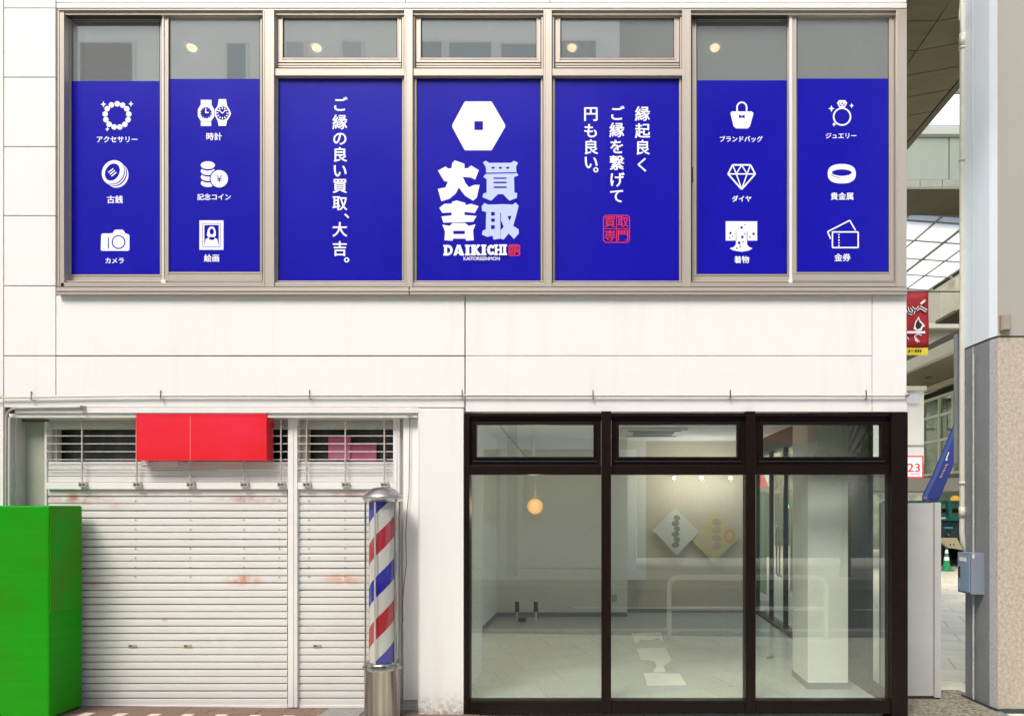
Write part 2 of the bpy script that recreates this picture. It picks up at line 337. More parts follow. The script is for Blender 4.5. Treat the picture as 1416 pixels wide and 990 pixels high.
# backing structure (behind the cladding joints)
mb = MB()
mb.pb(-260, -700, 86, 560, .032, .3); mb.pb(86, 400, 1253, 560, .032, .3); mb.pb(86, -700, 1253, 8, .09, .3)
mb.pb(-260, 560, 8, 985, .032, .3)
mb.build('wall', M_JOINT, B)
g = .7
for x0, x1 in ((-260, -110), (-110 + g, 4.3),):
    for y0, y1 in ((-700, -400), (-399, -84), (-83, 548),): panel(x0, y0, x1, y1)
for y0, y1 in ((-700, -400), (-399, -200), (-199, -84), (-83, 11), (12, 106.5), (107.8, 202.5), (203.8, 298), (299.2, 394.7), (396, 491.3), (492.6, 548)):
    panel(5.6, y0, 76.6, y1, Yf=random.uniform(0, .002))
panel(77.8, 409, 642.2, 491.3); panel(77.8, 493, 642.2, 548); panel(643.8, 409, 1205.6, 491.6, Yf=.001); panel(643.8, 492.4, 1205.6, 548, Yf=.0015)
panel(1206.4, 409, 1253.6, 548, Yf=.001)
panel(-260, 549, 4.3, 985, Yf=.004)
panel(5.6, 549, 642.2, 563, Yf=-.004); panel(643.8, 549, 1205.6, 569.5, Yf=-.004); panel(1206.4, 549, 1254, 569.5, Yf=-.004)
for x0, x1 in ((78, 560), (561, 760), (761, 1253.5)):
    panel(x0, -82, x1, 3.5, Yf=.0); panel(x0, -199, x1, -84); panel(x0, -399, x1, -200); panel(x0, -700, x1, -400)
panel(78, 4.5, 1254, 11.5, Yf=-.035, Yb=.06, name='head_flashing', m=M_TRIM)
# side wall returning along the side street
mb = MB(); xs = PX(1254); mb.box(xs - .2, xs - .002, .302, 6.2, 2.42, 9.8); mb.box(xs - .08, xs - .002, .032, .30, PZ(396), PZ(5)); mb.box(xs - .08, xs - .004, .034, .3, PZ(569), PZ(401)); mb.build('side_wall', M_WALL, B)
mb = MB(); mb.box(-6.4, xs - .01, .31, 6.2, 2.7, 3.2); mb.build('floor_slab', mat('slab', (.6, .6, .58), rough=.9, noise=(3, .3)), B)
mb = MB(); mb.box(-6.4, xs - .2, 5.9, 6.19, 3.2, 9.8); mb.box(-6.4, -6.2, .31, 5.9, 0, 9.8); mb.box(-6.4, xs + .0, .1, 6.2, 9.8, 9.9); mb.build('rear_wall', M_WALL, B)

# --- upper window band
def bars(lst, name, m, parent, bevel=.0015):
    mb = MB()
    for a in lst: mb.pb(*a)
    return mb.build(name, m, parent, bevel=bevel)
bars([(78, 397.5, 565, 407, -.045, .05), (566.5, 397.5, 1254.5, 407, -.045, .05), (78, 401, 1254, 402.4, -.052, -.044)], 'window_sill', M_ALU, B)
bars([(80, 12, 1254, 14.5, -.03, .09), (86, 14.6, 1240, 21, -.012, .088)], 'head_rail', M_ALU, B)
bars([(84, 391, 1250, 396.5, -.02, .09), (88, 388.5, 1240, 390, .0, .088)], 'bottom_rail', M_ALU, B)
bars([(79, 396.7, 1254, 397.4, -.03, .05)], 'shadow_gap', M_ALUD, B, 0)
for x0, x1, Yf in ((79.5, 88.5, -.02), (363.5, 379, -.03), (559, 570.5, -.03), (751.5, 763, -.03), (943.5, 955.5, -.03), (1239.5, 1254, -.03)):
    bars([(x0, 14.2, x1, 396.8, Yf, .085), (x0 + 1.2, 14.4, x0 + 2.4, 396.6, Yf - .004, Yf)], 'mullion', M_ALU, B)
    if 100 < x0 < 1200: bars([(x1, 22, x1 + .9, 388, -.006, .02), (x0 - .9, 22, x0, 388, -.006, .02)], 'gap_seal', M_ALUD, B, 0)
def window(ox, ot, ex, et, gx0, gy0, gx1, gy1, Yf, label=None):
    """sash from (ox,ot) to (ex,et) around glass (gx0,gy0)-(gx1,gy1)"""
    mb = MB(); mb.frame(ox, ot, ex, et, gx0 - ox, gy0 - ot, ex - gx1, et - gy1, Yf, Yf + .035)
    # inner glazing bead
    mb.frame(gx0 - 1.8, gy0 - 1.6, gx1 + 1.8, gy1 + 1.6, 1.5, 1.5, 1.5, 1.5, Yf - .004, Yf + .001)
    win = mb.build('window', M_ALU, B, bevel=.001, label=label)
    gk = MB(); gk.frame(gx0 - .4, gy0 - .4, gx1 + .4, gy1 + .4, 1.5, 2.0, 1.5, 1.2, Yf + .008, Yf + .016); gk.build('gasket', M_ALUD, win)
    p = MB(); p.pb(gx0, gy0, gx1, gy1, Yf + .014, Yf + .019); p.build('pane', G_UP, win)
    return win
def film(win, x0, y0, x1, y1, Y): 
    f = MB(); f.pb(x0, y0, x1, y1, Y, Y + .0015); return f.build('film', M_BLUE, win)
YS = .045; YFr = .012
wA = window(89.5, 20, 224, 390, 98, 27, 221.5, 380, YS, 'leftmost sliding window, film with bracelet, old coin and camera icons')
wB = window(223.5, 17, 366, 388, 233, 22.5, 360, 376.5, YFr, 'sliding window with watch, coin stack and framed picture icons')
wC = window(956, 20, 1092, 390, 963, 27, 1089, 379.5, YS, 'sliding window with handbag, diamond and kimono icons')
wD = window(1091, 16, 1236, 388, 1101.5, 21, 1229.5, 376.5, YFr, 'rightmost sliding window with ring, band and ticket icons')
for w_, x in ((wA, 92), (wC, 957.5)):
    bars([(86.5 if x < 100 else 955.5, 21.5, x + .3 if x < 100 else 957, 390, .03, .06)], 'shadow_gap', M_ALUD, w_, 0)
    bars([(x - 3, 21.1, 222 if x < 100 else 1090, 21.6, -.008, .044)], 'top_shade_strip', M_ALUD, w_, 0)  # black strip paints the shade under the head rail
bars([(222.6, 387, 229, 396, -.012, .02)], 'track_stop', M_TRIM, wB); bars([(1090.6, 386, 1096, 396, -.012, .02)], 'track_stop', M_TRIM, wD)
bars([(224.4, 18, 226.4, 388, YFr - .008, YFr)], 'stile_edge', M_TRIM, wB); bars([(1091.8, 14, 1095.5, 388, YFr - .008, YFr)], 'stile_edge', M_TRIM, wD)
bars([(90, 215, 92.5, 250, .03, .04), (90.6, 222, 91.6, 226, .025, .03)], 'lock', M_ALUD, wA); bars([(956.4, 231, 958.4, 252, .03, .041)], 'lock', M_ALUD, wC)
def big(gx0, gx1, ox, ex, gx0t, gx1t, lab):
    # the opening light above, in its own rebate
    bars([(ox + .3, 15, ox + 3.4, 95, .0, .06), (ex - 3, 15, ex - .3, 95, .0, .06), (ox + 3.5, 15, ex - 3.1, 18, .001, .06)], 'rebate', M_ALU, B)
    bars([(ox + 3.4, 18, ox + 5, 95, .035, .06), (ex - 4, 18, ex - 3, 95, .035, .06), (ox + 3.4, 18, ex - 3, 19.5, .036, .06)], 'shadow_gap', M_ALUD, B, 0)
    t = window(ox + 5, 19.5, ex - 4, 86.5, gx0t, 25, gx1t, 80.3, YFr, 'shallow top light above ' + lab)
    bars([(ox + 5, 86.6, ex - 4, 88.2, YFr + .012, .05), (ox + 5, 90.2, ex - 4, 91.4, YFr + .012, .05), (ox + 5, 93.6, ex - 4, 95.0, YFr + .012, .05)], 'seal', M_ALUD, t, 0)
    bars([(ox + 5, 88.2, ex - 4, 90.2, YFr - .004, .05), (ox + 5, 91.4, ex - 4, 93.6, YFr, .05)], 'drip', M_ALU, t, 0)
    bars([(ox + .2, 95.2, ex - .2, 104.8, -.016, .085)], 'transom', M_ALU, B)
    return window(ox + .3, 105, ex - .3, 393, gx0, 108, gx1, 390.3, YFr, 'fixed window with ' + lab)
w3 = big(384, 556.5, 379, 559, 391, 549.5, 'one vertical line of white lettering')
w4 = big(576, 748, 570.5, 751.5, 582, 742, 'white hexagon emblem and four large characters')
w5 = big(767, 939.5, 763, 943.5, 775, 932.5, 'three short columns of white lettering and a red seal')
fA = film(wA, 98.4, 112.5, 221.2, 379.6, YS + .011); fB = film(wB, 233.4, 109.5, 359.7, 376.2, YFr + .011)
fC = film(wC, 963.4, 111.5, 1088.7, 379.2, YS + .011); fD = film(wD, 1101.9, 109, 1229.2, 376.2, YFr + .011)
f3 = film(w3, 384.8, 108.8, 555.8, 389.8, YFr + .011); f4 = film(w4, 576.8, 108.8, 747.4, 389.8, YFr + .011); f5 = film(w5, 767.8, 108.8, 938.8, 389.8, YFr + .011)
YA = YS + .0108; YB = YFr + .0108
Wt = M_WHITEF; Bl = M_BLUE
# --- artwork: the films are children of windows, so the artwork joins them as further pieces of each window
def A(win, Y, name='icon'):
    a = Art(Y); a.win = win; a.nm = name; return a
def done(a): return a.build(a.nm, a.win)
def caption(win, Y, t, cx, cy, w): a = A(win, Y, 'lettering'); a.text(t, cx, cy, Wt, w=w, off=.032); done(a)
# bracelet
a = A(wA, YA)
for k in range(13):
    an = 2 * math.pi * k / 13 - math.pi / 2; a.ell(162 + 16.3 * math.cos(an), 160.3 + 16.3 * math.sin(an), 3.8, 3.8, Wt, n=14)
a.star(143.5, 145, 4, Wt).star(181.5, 144.5, 3.6, Wt).star(149, 179.3, 3, Wt); done(a)
caption(wA, YA, 'アクセサリー', 162, 193, 56)
# old coin
a = A(wA, YA)
a.ell(162, 243, 15.5, 17, Wt, 20).ell(157, 239, 16, 17.5, Wt, 25)
a.ell(161.5, 242.5, 13.4, 16.4, Bl, 35).ell(160.6, 241.7, 12.8, 16.2, Wt, 35).ell(159, 240.4, 13.2, 16, Bl, 35).ell(157.9, 239.6, 13, 15.8, Wt, 35).ell(155.6, 238.4, 9.6, 12.6, Bl, 30)
for k in range(3): a.line((150 + k * 2.2, 240 + k * 2.6 - 1), (157 + k * 2.2, 233.5 + k * 2.6), 1.5, Wt)
done(a); caption(wA, YA, '古銭', 159, 276, 21.5)
# camera
a = A(wA, YA)
a.poly([(140, 325), (141.5, 323), (151, 323), (156, 322.5), (158, 318.8), (160, 317.8), (169, 317.8), (171, 319), (173.5, 323), (177.5, 324), (179, 326), (179, 345), (177.5, 347), (141, 347), (139.3, 345.5)], Wt)
a.ell(164, 335, 9.6, 9.6, Bl).ell(164, 335, 7.9, 7.9, Wt).rect(149.2, 328.5, 150.6, 344, Bl); done(a)
caption(wA, YA, 'カメラ', 158.5, 360.5, 25)
# watches
a = A(wB, YB)
a.rect(277.7, 138.5, 292.5, 144.5, Wt).rect(277.7, 168.6, 292, 174.6, Wt)
a.poly([(278, 144.5), (292, 144.5), (296.5, 152), (296.5, 161), (292, 168), (278, 168), (273.6, 161), (273.6, 152)], Wt).ell(285, 156.5, 8, 8, Bl)
for k in range(12):
    an = math.pi * k / 6; a.line((285 + 6.4 * math.cos(an), 156.5 + 6.4 * math.sin(an)), (285 + 7.5 * math.cos(an), 156.5 + 7.5 * math.sin(an)), .8, Wt)
a.rect(284.2, 151, 285.8, 157.3, Wt).rect(284.2, 155.8, 289, 157.3, Wt)
a.poly([(303, 138), (313, 138), (314.5, 147), (318.5, 154), (320, 158), (318.5, 162), (314.5, 168), (313, 175), (303, 175), (301.5, 168), (297.8, 161), (297.8, 153), (301.5, 147)], Wt)
a.ell(308.2, 157.5, 8.9, 9.4, Bl)
for k in range(12):
    an = math.pi * k / 6; a.line((308.2 + 5.6 * math.cos(an), 157.5 + 5.6 * math.sin(an)), (308.2 + 8.3 * math.cos(an), 157.5 + 8.3 * math.sin(an)), 1.3, Wt)
a.line((303.5, 153.5), (308.5, 158), 1.2, Wt).line((308.5, 158), (312.5, 153.5), 1.2, Wt); done(a)
caption(wB, YB, '時計', 296, 189, 21)
# coins
a = A(wB, YB)
for k in range(4):
    cy = 253.5 - 8.2 * k
    a.ell(287.6, cy + 2, 10, 5.6, Bl)
    a.ell(287.6, cy, 9.9, 5.4, Wt)
a.ell(303.5, 247.7, 13.6, 13.6, Bl).ell(303.5, 247.7, 12, 12, Wt).text('¥', 303.5, 247.7, Bl, w=7.5, off=.01); done(a)
caption(wB, YB, '記念コイン', 296, 272.5, 46)
# framed picture
a = A(wB, YB)
a.rect(275.8, 305, 309, 345.6, Wt).rect(280, 309, 305, 341.6, Bl).rect(280.8, 309.8, 304.2, 340.8, Wt).rect(282.6, 311.3, 302.7, 339.3, Bl)
a.poly([(283, 339.3), (284.5, 331), (289, 328.5), (286, 326), (287.5, 318), (289.5, 314.5), (293, 313.4), (296.5, 314.8), (298.5, 320), (298.5, 326), (296, 328.5), (300.5, 331), (302.3, 339.3)], Wt)
a.ell(293, 320.5, 2.9, 4.2, Bl).ell(293, 330, 4.2, 2.2, Bl); done(a)
caption(wB, YB, '絵画', 292.5, 357, 20.5)
# handbag
a = A(wC, YA)
a.poly([(1010, 157), (1012, 154.5), (1039.5, 154.5), (1042, 157), (1037, 175), (1034, 178), (1018, 178), (1014.5, 175)], Wt)
a.path([(1019.5 + 0, 156)] + [(1025.7 - 6.6 * math.cos(math.pi * k / 10), 149 - 7 * math.sin(math.pi * k / 10)) for k in range(11)] + [(1032.3, 156)], 2.2, Wt)
a.poly([(1021.8, 159), (1025.7, 161), (1029.6, 159), (1029.6, 164), (1025.7, 162), (1021.8, 164)], Bl); done(a)
caption(wC, YA, 'ブランドバッグ', 1025, 192.5, 59)
# diamond
a = A(wC, YA)
a.path([(1013, 228.4), (1037.8, 228.4), (1044.3, 241), (1025.5, 262.2), (1006.8, 241)], 2.2, Wt, True)
a.line((1006, 241), (1045, 241), 1.8, Wt).path([(1013, 228.4), (1018, 240.8), (1025.5, 228.8), (1033, 240.8), (1037.8, 228.4)], 1.5, Wt).path([(1018, 241), (1025.5, 262), (1033, 241)], 1.6, Wt); done(a)
caption(wC, YA, 'ダイヤ', 1025.5, 275, 26.5)
# kimono
a = A(wC, YA)
a.poly([(1003.5, 306.3), (1047, 306.3), (1047, 332.8), (1033, 332.8), (1033, 338), (1035.5, 341.5), (1040.5, 343.5), (1036, 346.5), (1025.5, 348.3), (1014, 346.5), (1009, 343.5), (1015, 341.5), (1017.6, 338), (1017.6, 332.8), (1003.5, 332.8)], Wt)
for x, y, r in ((1025.5, 315, 1.9), (1030, 311, 1), (1010, 322.5, 1.8), (1013, 327, 1), (1009, 329.5, 1), (1026.5, 328, 1.9), (1030, 323.5, 1), (1042, 323.5, 1.8), (1037, 328, 1), (1022, 336, 1.9), (1027.5, 334.5, 1), (1019, 343.5, 1.2), (1023.5, 341.3, 1.1)): a.ell(x, y, r, r, Bl, n=8)
a.rect(1017.3, 320, 1018, 333, Bl).rect(1032.6, 320, 1033.3, 333, Bl); done(a)
caption(wC, YA, '着物', 1025.5, 359, 20.5)
# ring
a = A(wD, YB)
a.poly([(1160, 139), (1169, 139), (1171.6, 143), (1167.5, 150), (1161.2, 150), (1157.4, 143)], Wt).ell(1164.4, 161.7, 12.7, 12.7, Wt).ell(1164.4, 161.7, 10.6, 10.6, Bl)
a.path([(1160, 143), (1162.3, 147.5), (1164.4, 142), (1166.6, 147.5), (1169, 143)], .8, Bl)
a.star(1149.6, 150.8, 4.2, Wt).star(1177.5, 146.7, 3.2, Wt).star(1153.2, 172.6, 3, Wt); done(a)
caption(wD, YB, 'ジュエリー', 1163, 188, 42)
# band
a = A(wD, YB)
a.poly([(1164 + 19.4 * math.copysign(abs(math.cos(t)) ** .8, math.cos(t)), 240.5 + 13.4 * math.copysign(abs(math.sin(t)) ** .8, math.sin(t))) for t in [2 * math.pi * k / 40 for k in range(40)]], Wt)
a.ell(1164, 239, 13.7, 4.5, Bl).path([(1149.5, 241), (1152, 243.5), (1156, 245.3), (1162, 246)], .8, Bl); done(a)
caption(wD, YB, '貴金属', 1164.3, 271.5, 31)
# tickets
a = A(wD, YB)
a.path([(1148.5, 330.5), (1144.5, 320.5), (1175, 305), (1183, 318.8)], 1.8, Wt).path([(1151, 321), (1186.6, 321), (1186.6, 342.6), (1151, 342.6)], 1.9, Wt, True)
for k in range(5): a.rect(1159, 324 + k * 3.8, 1160.8, 325.9 + k * 3.8, Wt)
done(a); caption(wD, YB, '金券', 1165, 356, 22)
# vertical lettering
def vert(win, items, em=21.5):
    a = A(win, YB, 'lettering')
    for ch, x, y in items: a.text(ch, x, y, Wt, em=em, off=.03)
    done(a)
vert(w3, [(c, 470, y) for c, y in zip('ご縁の良い買取', (144.5, 169, 191.5, 214, 236, 257, 281))] + [('、', 486, 292.5), ('大', 470, 317.5), ('吉', 470, 344), ('。', 486, 353.5)])
vert(w5, [(c, 888.5, y) for c, y in zip('縁起良く', (157.5, 181, 204, 228))])
vert(w5, [(c, 853, y) for c, y in zip('ご縁を繋げて', (157, 180, 203, 225.5, 248.5, 271))])
vert(w5, [(c, 817, y) for c, y in zip('円も良い', (157.5, 181, 203.5, 224.5))] + [('。', 830.5, 229)])
# the seal
def seal(win, x0, y0, x1, y1, lw, em, off=.0):
    a = A(win, YB, 'seal'); r = (x1 - x0) * .08
    a.path([(x0 + r, y0), (x1 - r, y0), (x1, y0 + r), (x1, y1 - r), (x1 - r, y1), (x0 + r, y1), (x0, y1 - r), (x0, y0 + r)], lw, M_REDF, True)
    xm = (x0 + x1) / 2; ym = (y0 + y1) / 2; a.line((xm, y0), (xm, y1), lw * .8, M_REDF).line((x0, ym), (x1, ym), lw * .8, M_REDF)
    for ch, cx, cy in (('買', (x0 + xm) / 2, (y0 + ym) / 2), ('取', (x1 + xm) / 2, (y0 + ym) / 2), ('専', (x0 + xm) / 2, (y1 + ym) / 2), ('門', (x1 + xm) / 2, (y1 + ym) / 2)):
        a.text(ch, cx, cy, M_REDF, w=em, h=em, off=off)
    done(a)
seal(w5, 834.5, 298, 870.5, 335.5, 1.1, 14.5, .012)
seal(w4, 704, 339, 718.6, 353.6, 1.3, 5.6, .02)
# emblem
a = A(w4, YB, 'emblem')
a.poly([(642, 142), (643.5, 140.7), (679, 140.7), (680.5, 142), (698.5, 173), (698.5, 176), (680.5, 207), (679, 208.2), (643.5, 208.2), (642, 207), (625.4, 176), (625.4, 173)], Wt).rect(656, 168, 668, 180.2, Bl); done(a)
def cr(pts, ox=360, oy=200, s=3.535): return [(ox + x / s, oy + y / s) for x, y in pts]
L = M_LILAC
a = A(w4, YB, 'lettering')     # 大
a.poly(cr([(868, 128), (905, 108), (918, 118), (935, 116), (938, 92), (950, 78), (998, 95), (998, 118), (1015, 116), (1030, 103), (1068, 126), (1050, 172), (1030, 162), (985, 158), (985, 176), (910, 182), (898, 178)]), Wt)
a.poly(cr([(925, 165), (990, 160), (1003, 190), (1020, 210), (1045, 198), (1072, 198), (1058, 260), (1040, 275), (1000, 250), (970, 210), (955, 240), (925, 265), (885, 278), (868, 218), (905, 210)]), Wt); done(a)
a = A(w4, YB, 'lettering')     # 吉
a.poly(cr([(875, 310), (900, 290), (935, 290), (938, 280), (960, 274), (1000, 285), (1005, 297), (1030, 290), (1067, 302), (1048, 335), (998, 330), (998, 345), (1057, 350), (1040, 378), (895, 382), (885, 352), (935, 347), (935, 332), (890, 335)]), Wt)
a.poly(cr([(890, 392), (925, 398), (940, 384), (1000, 384), (1020, 398), (1052, 390), (1040, 420), (1043, 468), (1005, 470), (1003, 460), (942, 460), (940, 470), (900, 468), (903, 425)]), Wt).poly(cr([(943, 422), (1000, 422), (1000, 438), (943, 438)]), Bl); done(a)
a = A(w4, YB, 'lettering')     # 買
a.poly(cr([(1088, 88), (1102, 80), (1118, 90), (1225, 90), (1240, 80), (1260, 90), (1250, 110), (1252, 138), (1262, 152), (1240, 160), (1242, 235), (1256, 238), (1253, 262), (1218, 275), (1186, 243), (1162, 243), (1128, 275), (1086, 258), (1090, 240), (1106, 235), (1106, 170), (1090, 158), (1104, 142), (1102, 110)]), L)
for x in (1130, 1166, 1202): a.poly(cr([(x, 110), (x + 15, 110), (x + 15, 119), (x, 119)]), Bl)
a.poly(cr([(1102, 139), (1250, 136), (1250, 141), (1102, 144)]), Bl)
for y in (162, 183, 206): a.poly(cr([(1140, y), (1204, y), (1204, y + 6), (1140, y + 6)]), Bl)
done(a)
a = A(w4, YB, 'lettering')     # 取
a.poly(cr([(1082, 302), (1096, 286), (1112, 294), (1185, 292), (1186, 328), (1172, 335), (1175, 460), (1140, 465), (1134, 445), (1110, 452), (1083, 440), (1088, 420), (1102, 416), (1104, 330), (1084, 325)]), L)
a.poly(cr([(1128, 330), (1146, 330), (1146, 348), (1128, 348)]), Bl).poly(cr([(1128, 362), (1146, 362), (1146, 378), (1128, 378)]), Bl).poly(cr([(1128, 395), (1146, 395), (1146, 412), (1128, 414)]), Bl)
a.poly(cr([(1186, 292), (1235, 294), (1248, 284), (1263, 300), (1250, 350), (1236, 398), (1262, 415), (1264, 435), (1240, 462), (1214, 435), (1190, 465), (1176, 462), (1176, 420), (1190, 402), (1176, 370), (1176, 330), (1186, 328)]), L)
a.poly(cr([(1208, 350), (1228, 350), (1218, 374)]), Bl); done(a)
# slab-serif word: every letter from strokes
a = A(w4, YB, 'lettering'); y0, y1 = 338.8, 353.6; hh = y1 - y0
def I_(x, w=7.2): a.rect(x, y0, x + w, y0 + 2.6, Wt).rect(x, y1 - 2.6, x + w, y1, Wt).rect(x + 1.2, y0, x + w - 1.2, y1, Wt)
x = 613; I_(x, 6.5); a.path([(x + 4, y0 + 1.6), (x + 8, y0 + 1.8), (x + 11.3, y0 + 5), (x + 11.3, y1 - 5), (x + 8, y1 - 1.8), (x + 4, y1 - 1.6)], 3.4, Wt)
x = 627; a.poly([(x, y1), (x + 5, y0), (x + 9.6, y0), (x + 15, y1), (x + 8.8, y1), (x + 8.3, y1 - 2.6), (x + 4.8, y1 - 2.6), (x + 4.3, y1)], Wt).poly([(x + 5.6, y1 - 5), (x + 7.6, y1 - 5), (x + 6.8, y0 + 4)], Bl)
I_(643); x = 651; I_(x); a.line((x + 5, y0 + 8.5), (x + 11, y0 + .8), 3.2, Wt).line((x + 6, y0 + 7), (x + 11.5, y1 - .8), 4, Wt).rect(x + 8.5, y0, x + 13, y0 + 2, Wt).rect(x + 8.5, y1 - 2, x + 14, y1, Wt)
I_(665.5); x = 673.5; a.path([(x + 9.5, y0 + 4.5), (x + 7, y0 + 2), (x + 4, y0 + 2.4), (x + 2.3, y0 + 5.5), (x + 2.3, y1 - 5.5), (x + 4, y1 - 2.4), (x + 7, y1 - 2), (x + 9.8, y1 - 4)], 4, Wt)
x = 683.5; I_(x, 5.4); I_(x + 6.6, 5.4); a.rect(x + 3, 345, x + 9, 347.6, Wt); I_(695.2, 6)
done(a)
a = A(w4, YB, 'lettering'); a.text('KAITORISENMON', 666, 357.7, Wt, w=50, h=4.6, off=.03); done(a)

# upper room: ceiling, rear wall and warm downlights behind the top lights
M_INC = mat('upper_ceiling', (.62, .62, .59), rough=.9, noise=(2, .1)); M_IN2 = mat('upper_wall', (.55, .55, .52), rough=.9)
ceil_z = PZ(22) + .14
mb = MB(); mb.box(-4.55, xs - .21, .305, 5.8, ceil_z, ceil_z + .1); mb.box(-4.55, xs - .09, .092, .304, ceil_z + .001, ceil_z + .1); mb.build('upper_ceiling', M_INC, B)
mb = MB(); mb.box(-4.6, -4.5, .095, 5.8, 3.2, ceil_z - .001); mb.build('upper_partition', M_IN2, B)
M_LAMPW = mat('warm_lamp', (.6, .4, .2), emit=((1, .70, .36), 3))
for px in (265, 437.5, 791, 988.5):
    Yd = (ceil_z - EYE) * F / (VY - 62) - DIST; x = PX(px, Yd)
    t = thing('downlight', None, None)
    bpy.data.objects.remove(t)
    mb = MB(); mb.lathe(x, Yd, [(.062, ceil_z - .001), (.07, ceil_z - .014), (.05, ceil_z - .022), (.047, ceil_z - .002)], 24)
    dl = mb.build('downlight', M_TRIM)
    nm = {265: 'second window from the left', 437.5: 'lettered window left of the hexagon emblem', 791: 'window with three columns of lettering', 988.5: 'handbag icon window'}[px]
    tag(dl, 'warm lit ceiling downlight above the ' + nm, 'downlight', 'warm downlights behind the upper windows')
    mb = MB(); mb.sphere((x, Yd, ceil_z - .03), .042, 12, sz=.7); mb.build('bulb', M_LAMPW, dl)
# ------------------------------------------------------------------ conduit along the facade
mb = MB(); yy = [551, 550, 548, 547.2, 547, 546.6, 547, 547, 547.2]
pts = [P(x, y, -.03) for x, y in zip((-200, 0, 130, 220, 430, 640, 820, 1010, 1252), yy)]
mb.tube(pts, .0085, 8); tb = mb.build('conduit', mat('conduit_grey', (.58, .55, .5), rough=.5, noise=(30, .4)), B)
for x, y in ((43, 549), (222, 547.5), (428, 547), (639, 546.6), (820, 547), (1010, 547), (1198, 547.3)):
    mb = MB(); mb.pb(x - .8, y - 5, x + .8, y + 4.4, -.041, -.038); mb.pb(x - .8, y - 5, x + .8, y - 4, -.038, -.02); mb.pb(x - .8, y + 3.4, x + .8, y + 4.4, -.038, -.005); mb.pb(x - .8, y - 8, x + .8, y - 5, -.028, -.018); mb.build('clip', M_CHROME, tb)
mb = MB(); mb.lathe(PX(1252.5), -.03, [(.001, PZ(544.5)), (.016, PZ(544.5)), (.02, PZ(547)), (.012, PZ(550)), (.001, PZ(550))], 12); mb.build('end_cap', M_CHROME, tb)

# ------------------------------------------------------------------ left shop: recess, shutters, grille
panel(20, 563.6, 579.5, 571, Yf=-.018, Yb=.03, name='lintel_lip', m=M_TRIM)
YR = .12
mb = MB(); mb.pb(8, 572, 577, 577, .0, .3); mb.build('recess_soffit', M_TRIM, B)
mb = MB(); mb.pb(8.5, 571.5, 14, 985, .0, .28); mb.pb(14.2, 574, 22, 985, .04, .28); mb.build('door_jamb', mat('jamb_grey', (.55, .51, .47), rough=.5, noise=(4, .3)), B, bevel=.008)
M_GREENW = mat('greenish_board', (.36, .37, .30), rough=.7, noise=(5, .3))
mb = MB(); mb.pb(22, 577, 62.5, 985, YR + .02, YR + .1); mb.build('side_panel', M_GREENW, B)
mb = MB(); mb.pb(22, 577.2, 62.5, 583, YR - .02, YR + .019); mb.build('side_panel_head', mat('rust_brown', (.14, .09, .06), rough=.8, noise=(20, .6)), B)
# service pipe with a bend
mb = MB(); pth = [P(113, 563.5, -.03), P(60, 564, -.03)]
for k in range(7):
    an = math.pi / 2 * k / 6; pth.append(P(22 - 13 * math.sin(an), 577.5 - 13 * math.cos(an), -.03))
pth += [P(8.6, 640, -.03), P(8.6, 984, -.03)]
mb.tube(pth, .0095, 8); mb.build('service_pipe', mat('pipe_mauve', (.36, .33, .31), rough=.5, noise=(20, .5)), B)
mb = MB(); mb.pb(110.5, 561, 115.5, 566, -.045, 0); mb.build('pipe_clip', M_CHROME, B)
# two shutters
sl = MB()   # slat cross-section (y,z): a rolled curve
def slat_mesh(x0, x1, pitch):
    prof = [(.016, 0), (.014, .0045), (-.0035, .0065), (-.0045, .014), (-.0045, .034), (-.003, pitch - .007), (.001, pitch - .0035), (.014, pitch - .0015), (.016, pitch)]
    vs = []; n = len(prof)
    for x in (x0, x1): vs += [(x, y, z) for y, z in prof]
    me = bpy.data.meshes.new('slat'); me.from_pydata(vs, [], [(i, i + n, i + n + 1, i + 1) for i in range(n - 1)]); me.materials.append(M_SHUT)
    return me
def shutter(xa, xb, lab, holes, slots):
    ya, yb = 676.5, 975.0; n = 30; z0 = PZ(yb, YR); pitch = (PZ(ya, YR) - z0) / n
    mb = MB(); mb.pb(xa, ya + .5, xb, yb - 1, YR + .0155, YR + .03); sh = mb.build('roller_shutter', M_JOINT, B, label=lab)
    me = slat_mesh(PX(xa, YR), PX(xb, YR), pitch)
    for k in range(n):
        o = bpy.data.objects.new('slat', me); COL.objects.link(o); o.parent = sh; o.location = (random.uniform(-.001, .001), YR + random.uniform(-.0008, .0008), z0 + k * pitch)
        o.rotation_euler = (0, random.uniform(-.0006, .0006), 0)
    mb = MB(); mb.pb(xa, 974.5, xb, 978.5, YR - .012, YR + .02); mb.build('bottom_bar', M_RAIL, sh, bevel=.002)
    mb = MB()
    for hx in holes:
        for k in range(9): mb.pb(hx - .9, 691.5 + k * 9.96 * 1.32, hx + .9, 692.9 + k * 9.96 * 1.32, YR - .0095, YR - .004)
    tag(mb.build('rivets', mat('rivet_grey', (.35, .3, .26), rough=.6), sh), kind='stuff')
    for hx in slots:
        mb = MB(); mb.pb(hx - 5.5, 891.2, hx + 5.5, 894.6, YR - .009, YR); mb.pb(hx - 4.8, 892, hx - 1, 893.6, YR - .0105, YR - .0085, M_ALUD); mb.mats.insert(0, mat('brass_slot', (.5, .42, .26), rough=.4, metal=.5)); mb.m = [0] * 6 + [1] * 6; mb.mats = [MATS['brass_slot'], M_ALUD]
        mb.build('lock_slot', None, sh)
    return sh
s1 = shutter(63, 397.5, 'wide left roller shutter with rust blooms under its rail', (187, 263, 337, 386), (183, 259.5))
s2 = shutter(411.5, 545, 'narrow right roller shutter behind the barber pole', (427, 477), (438.5,))
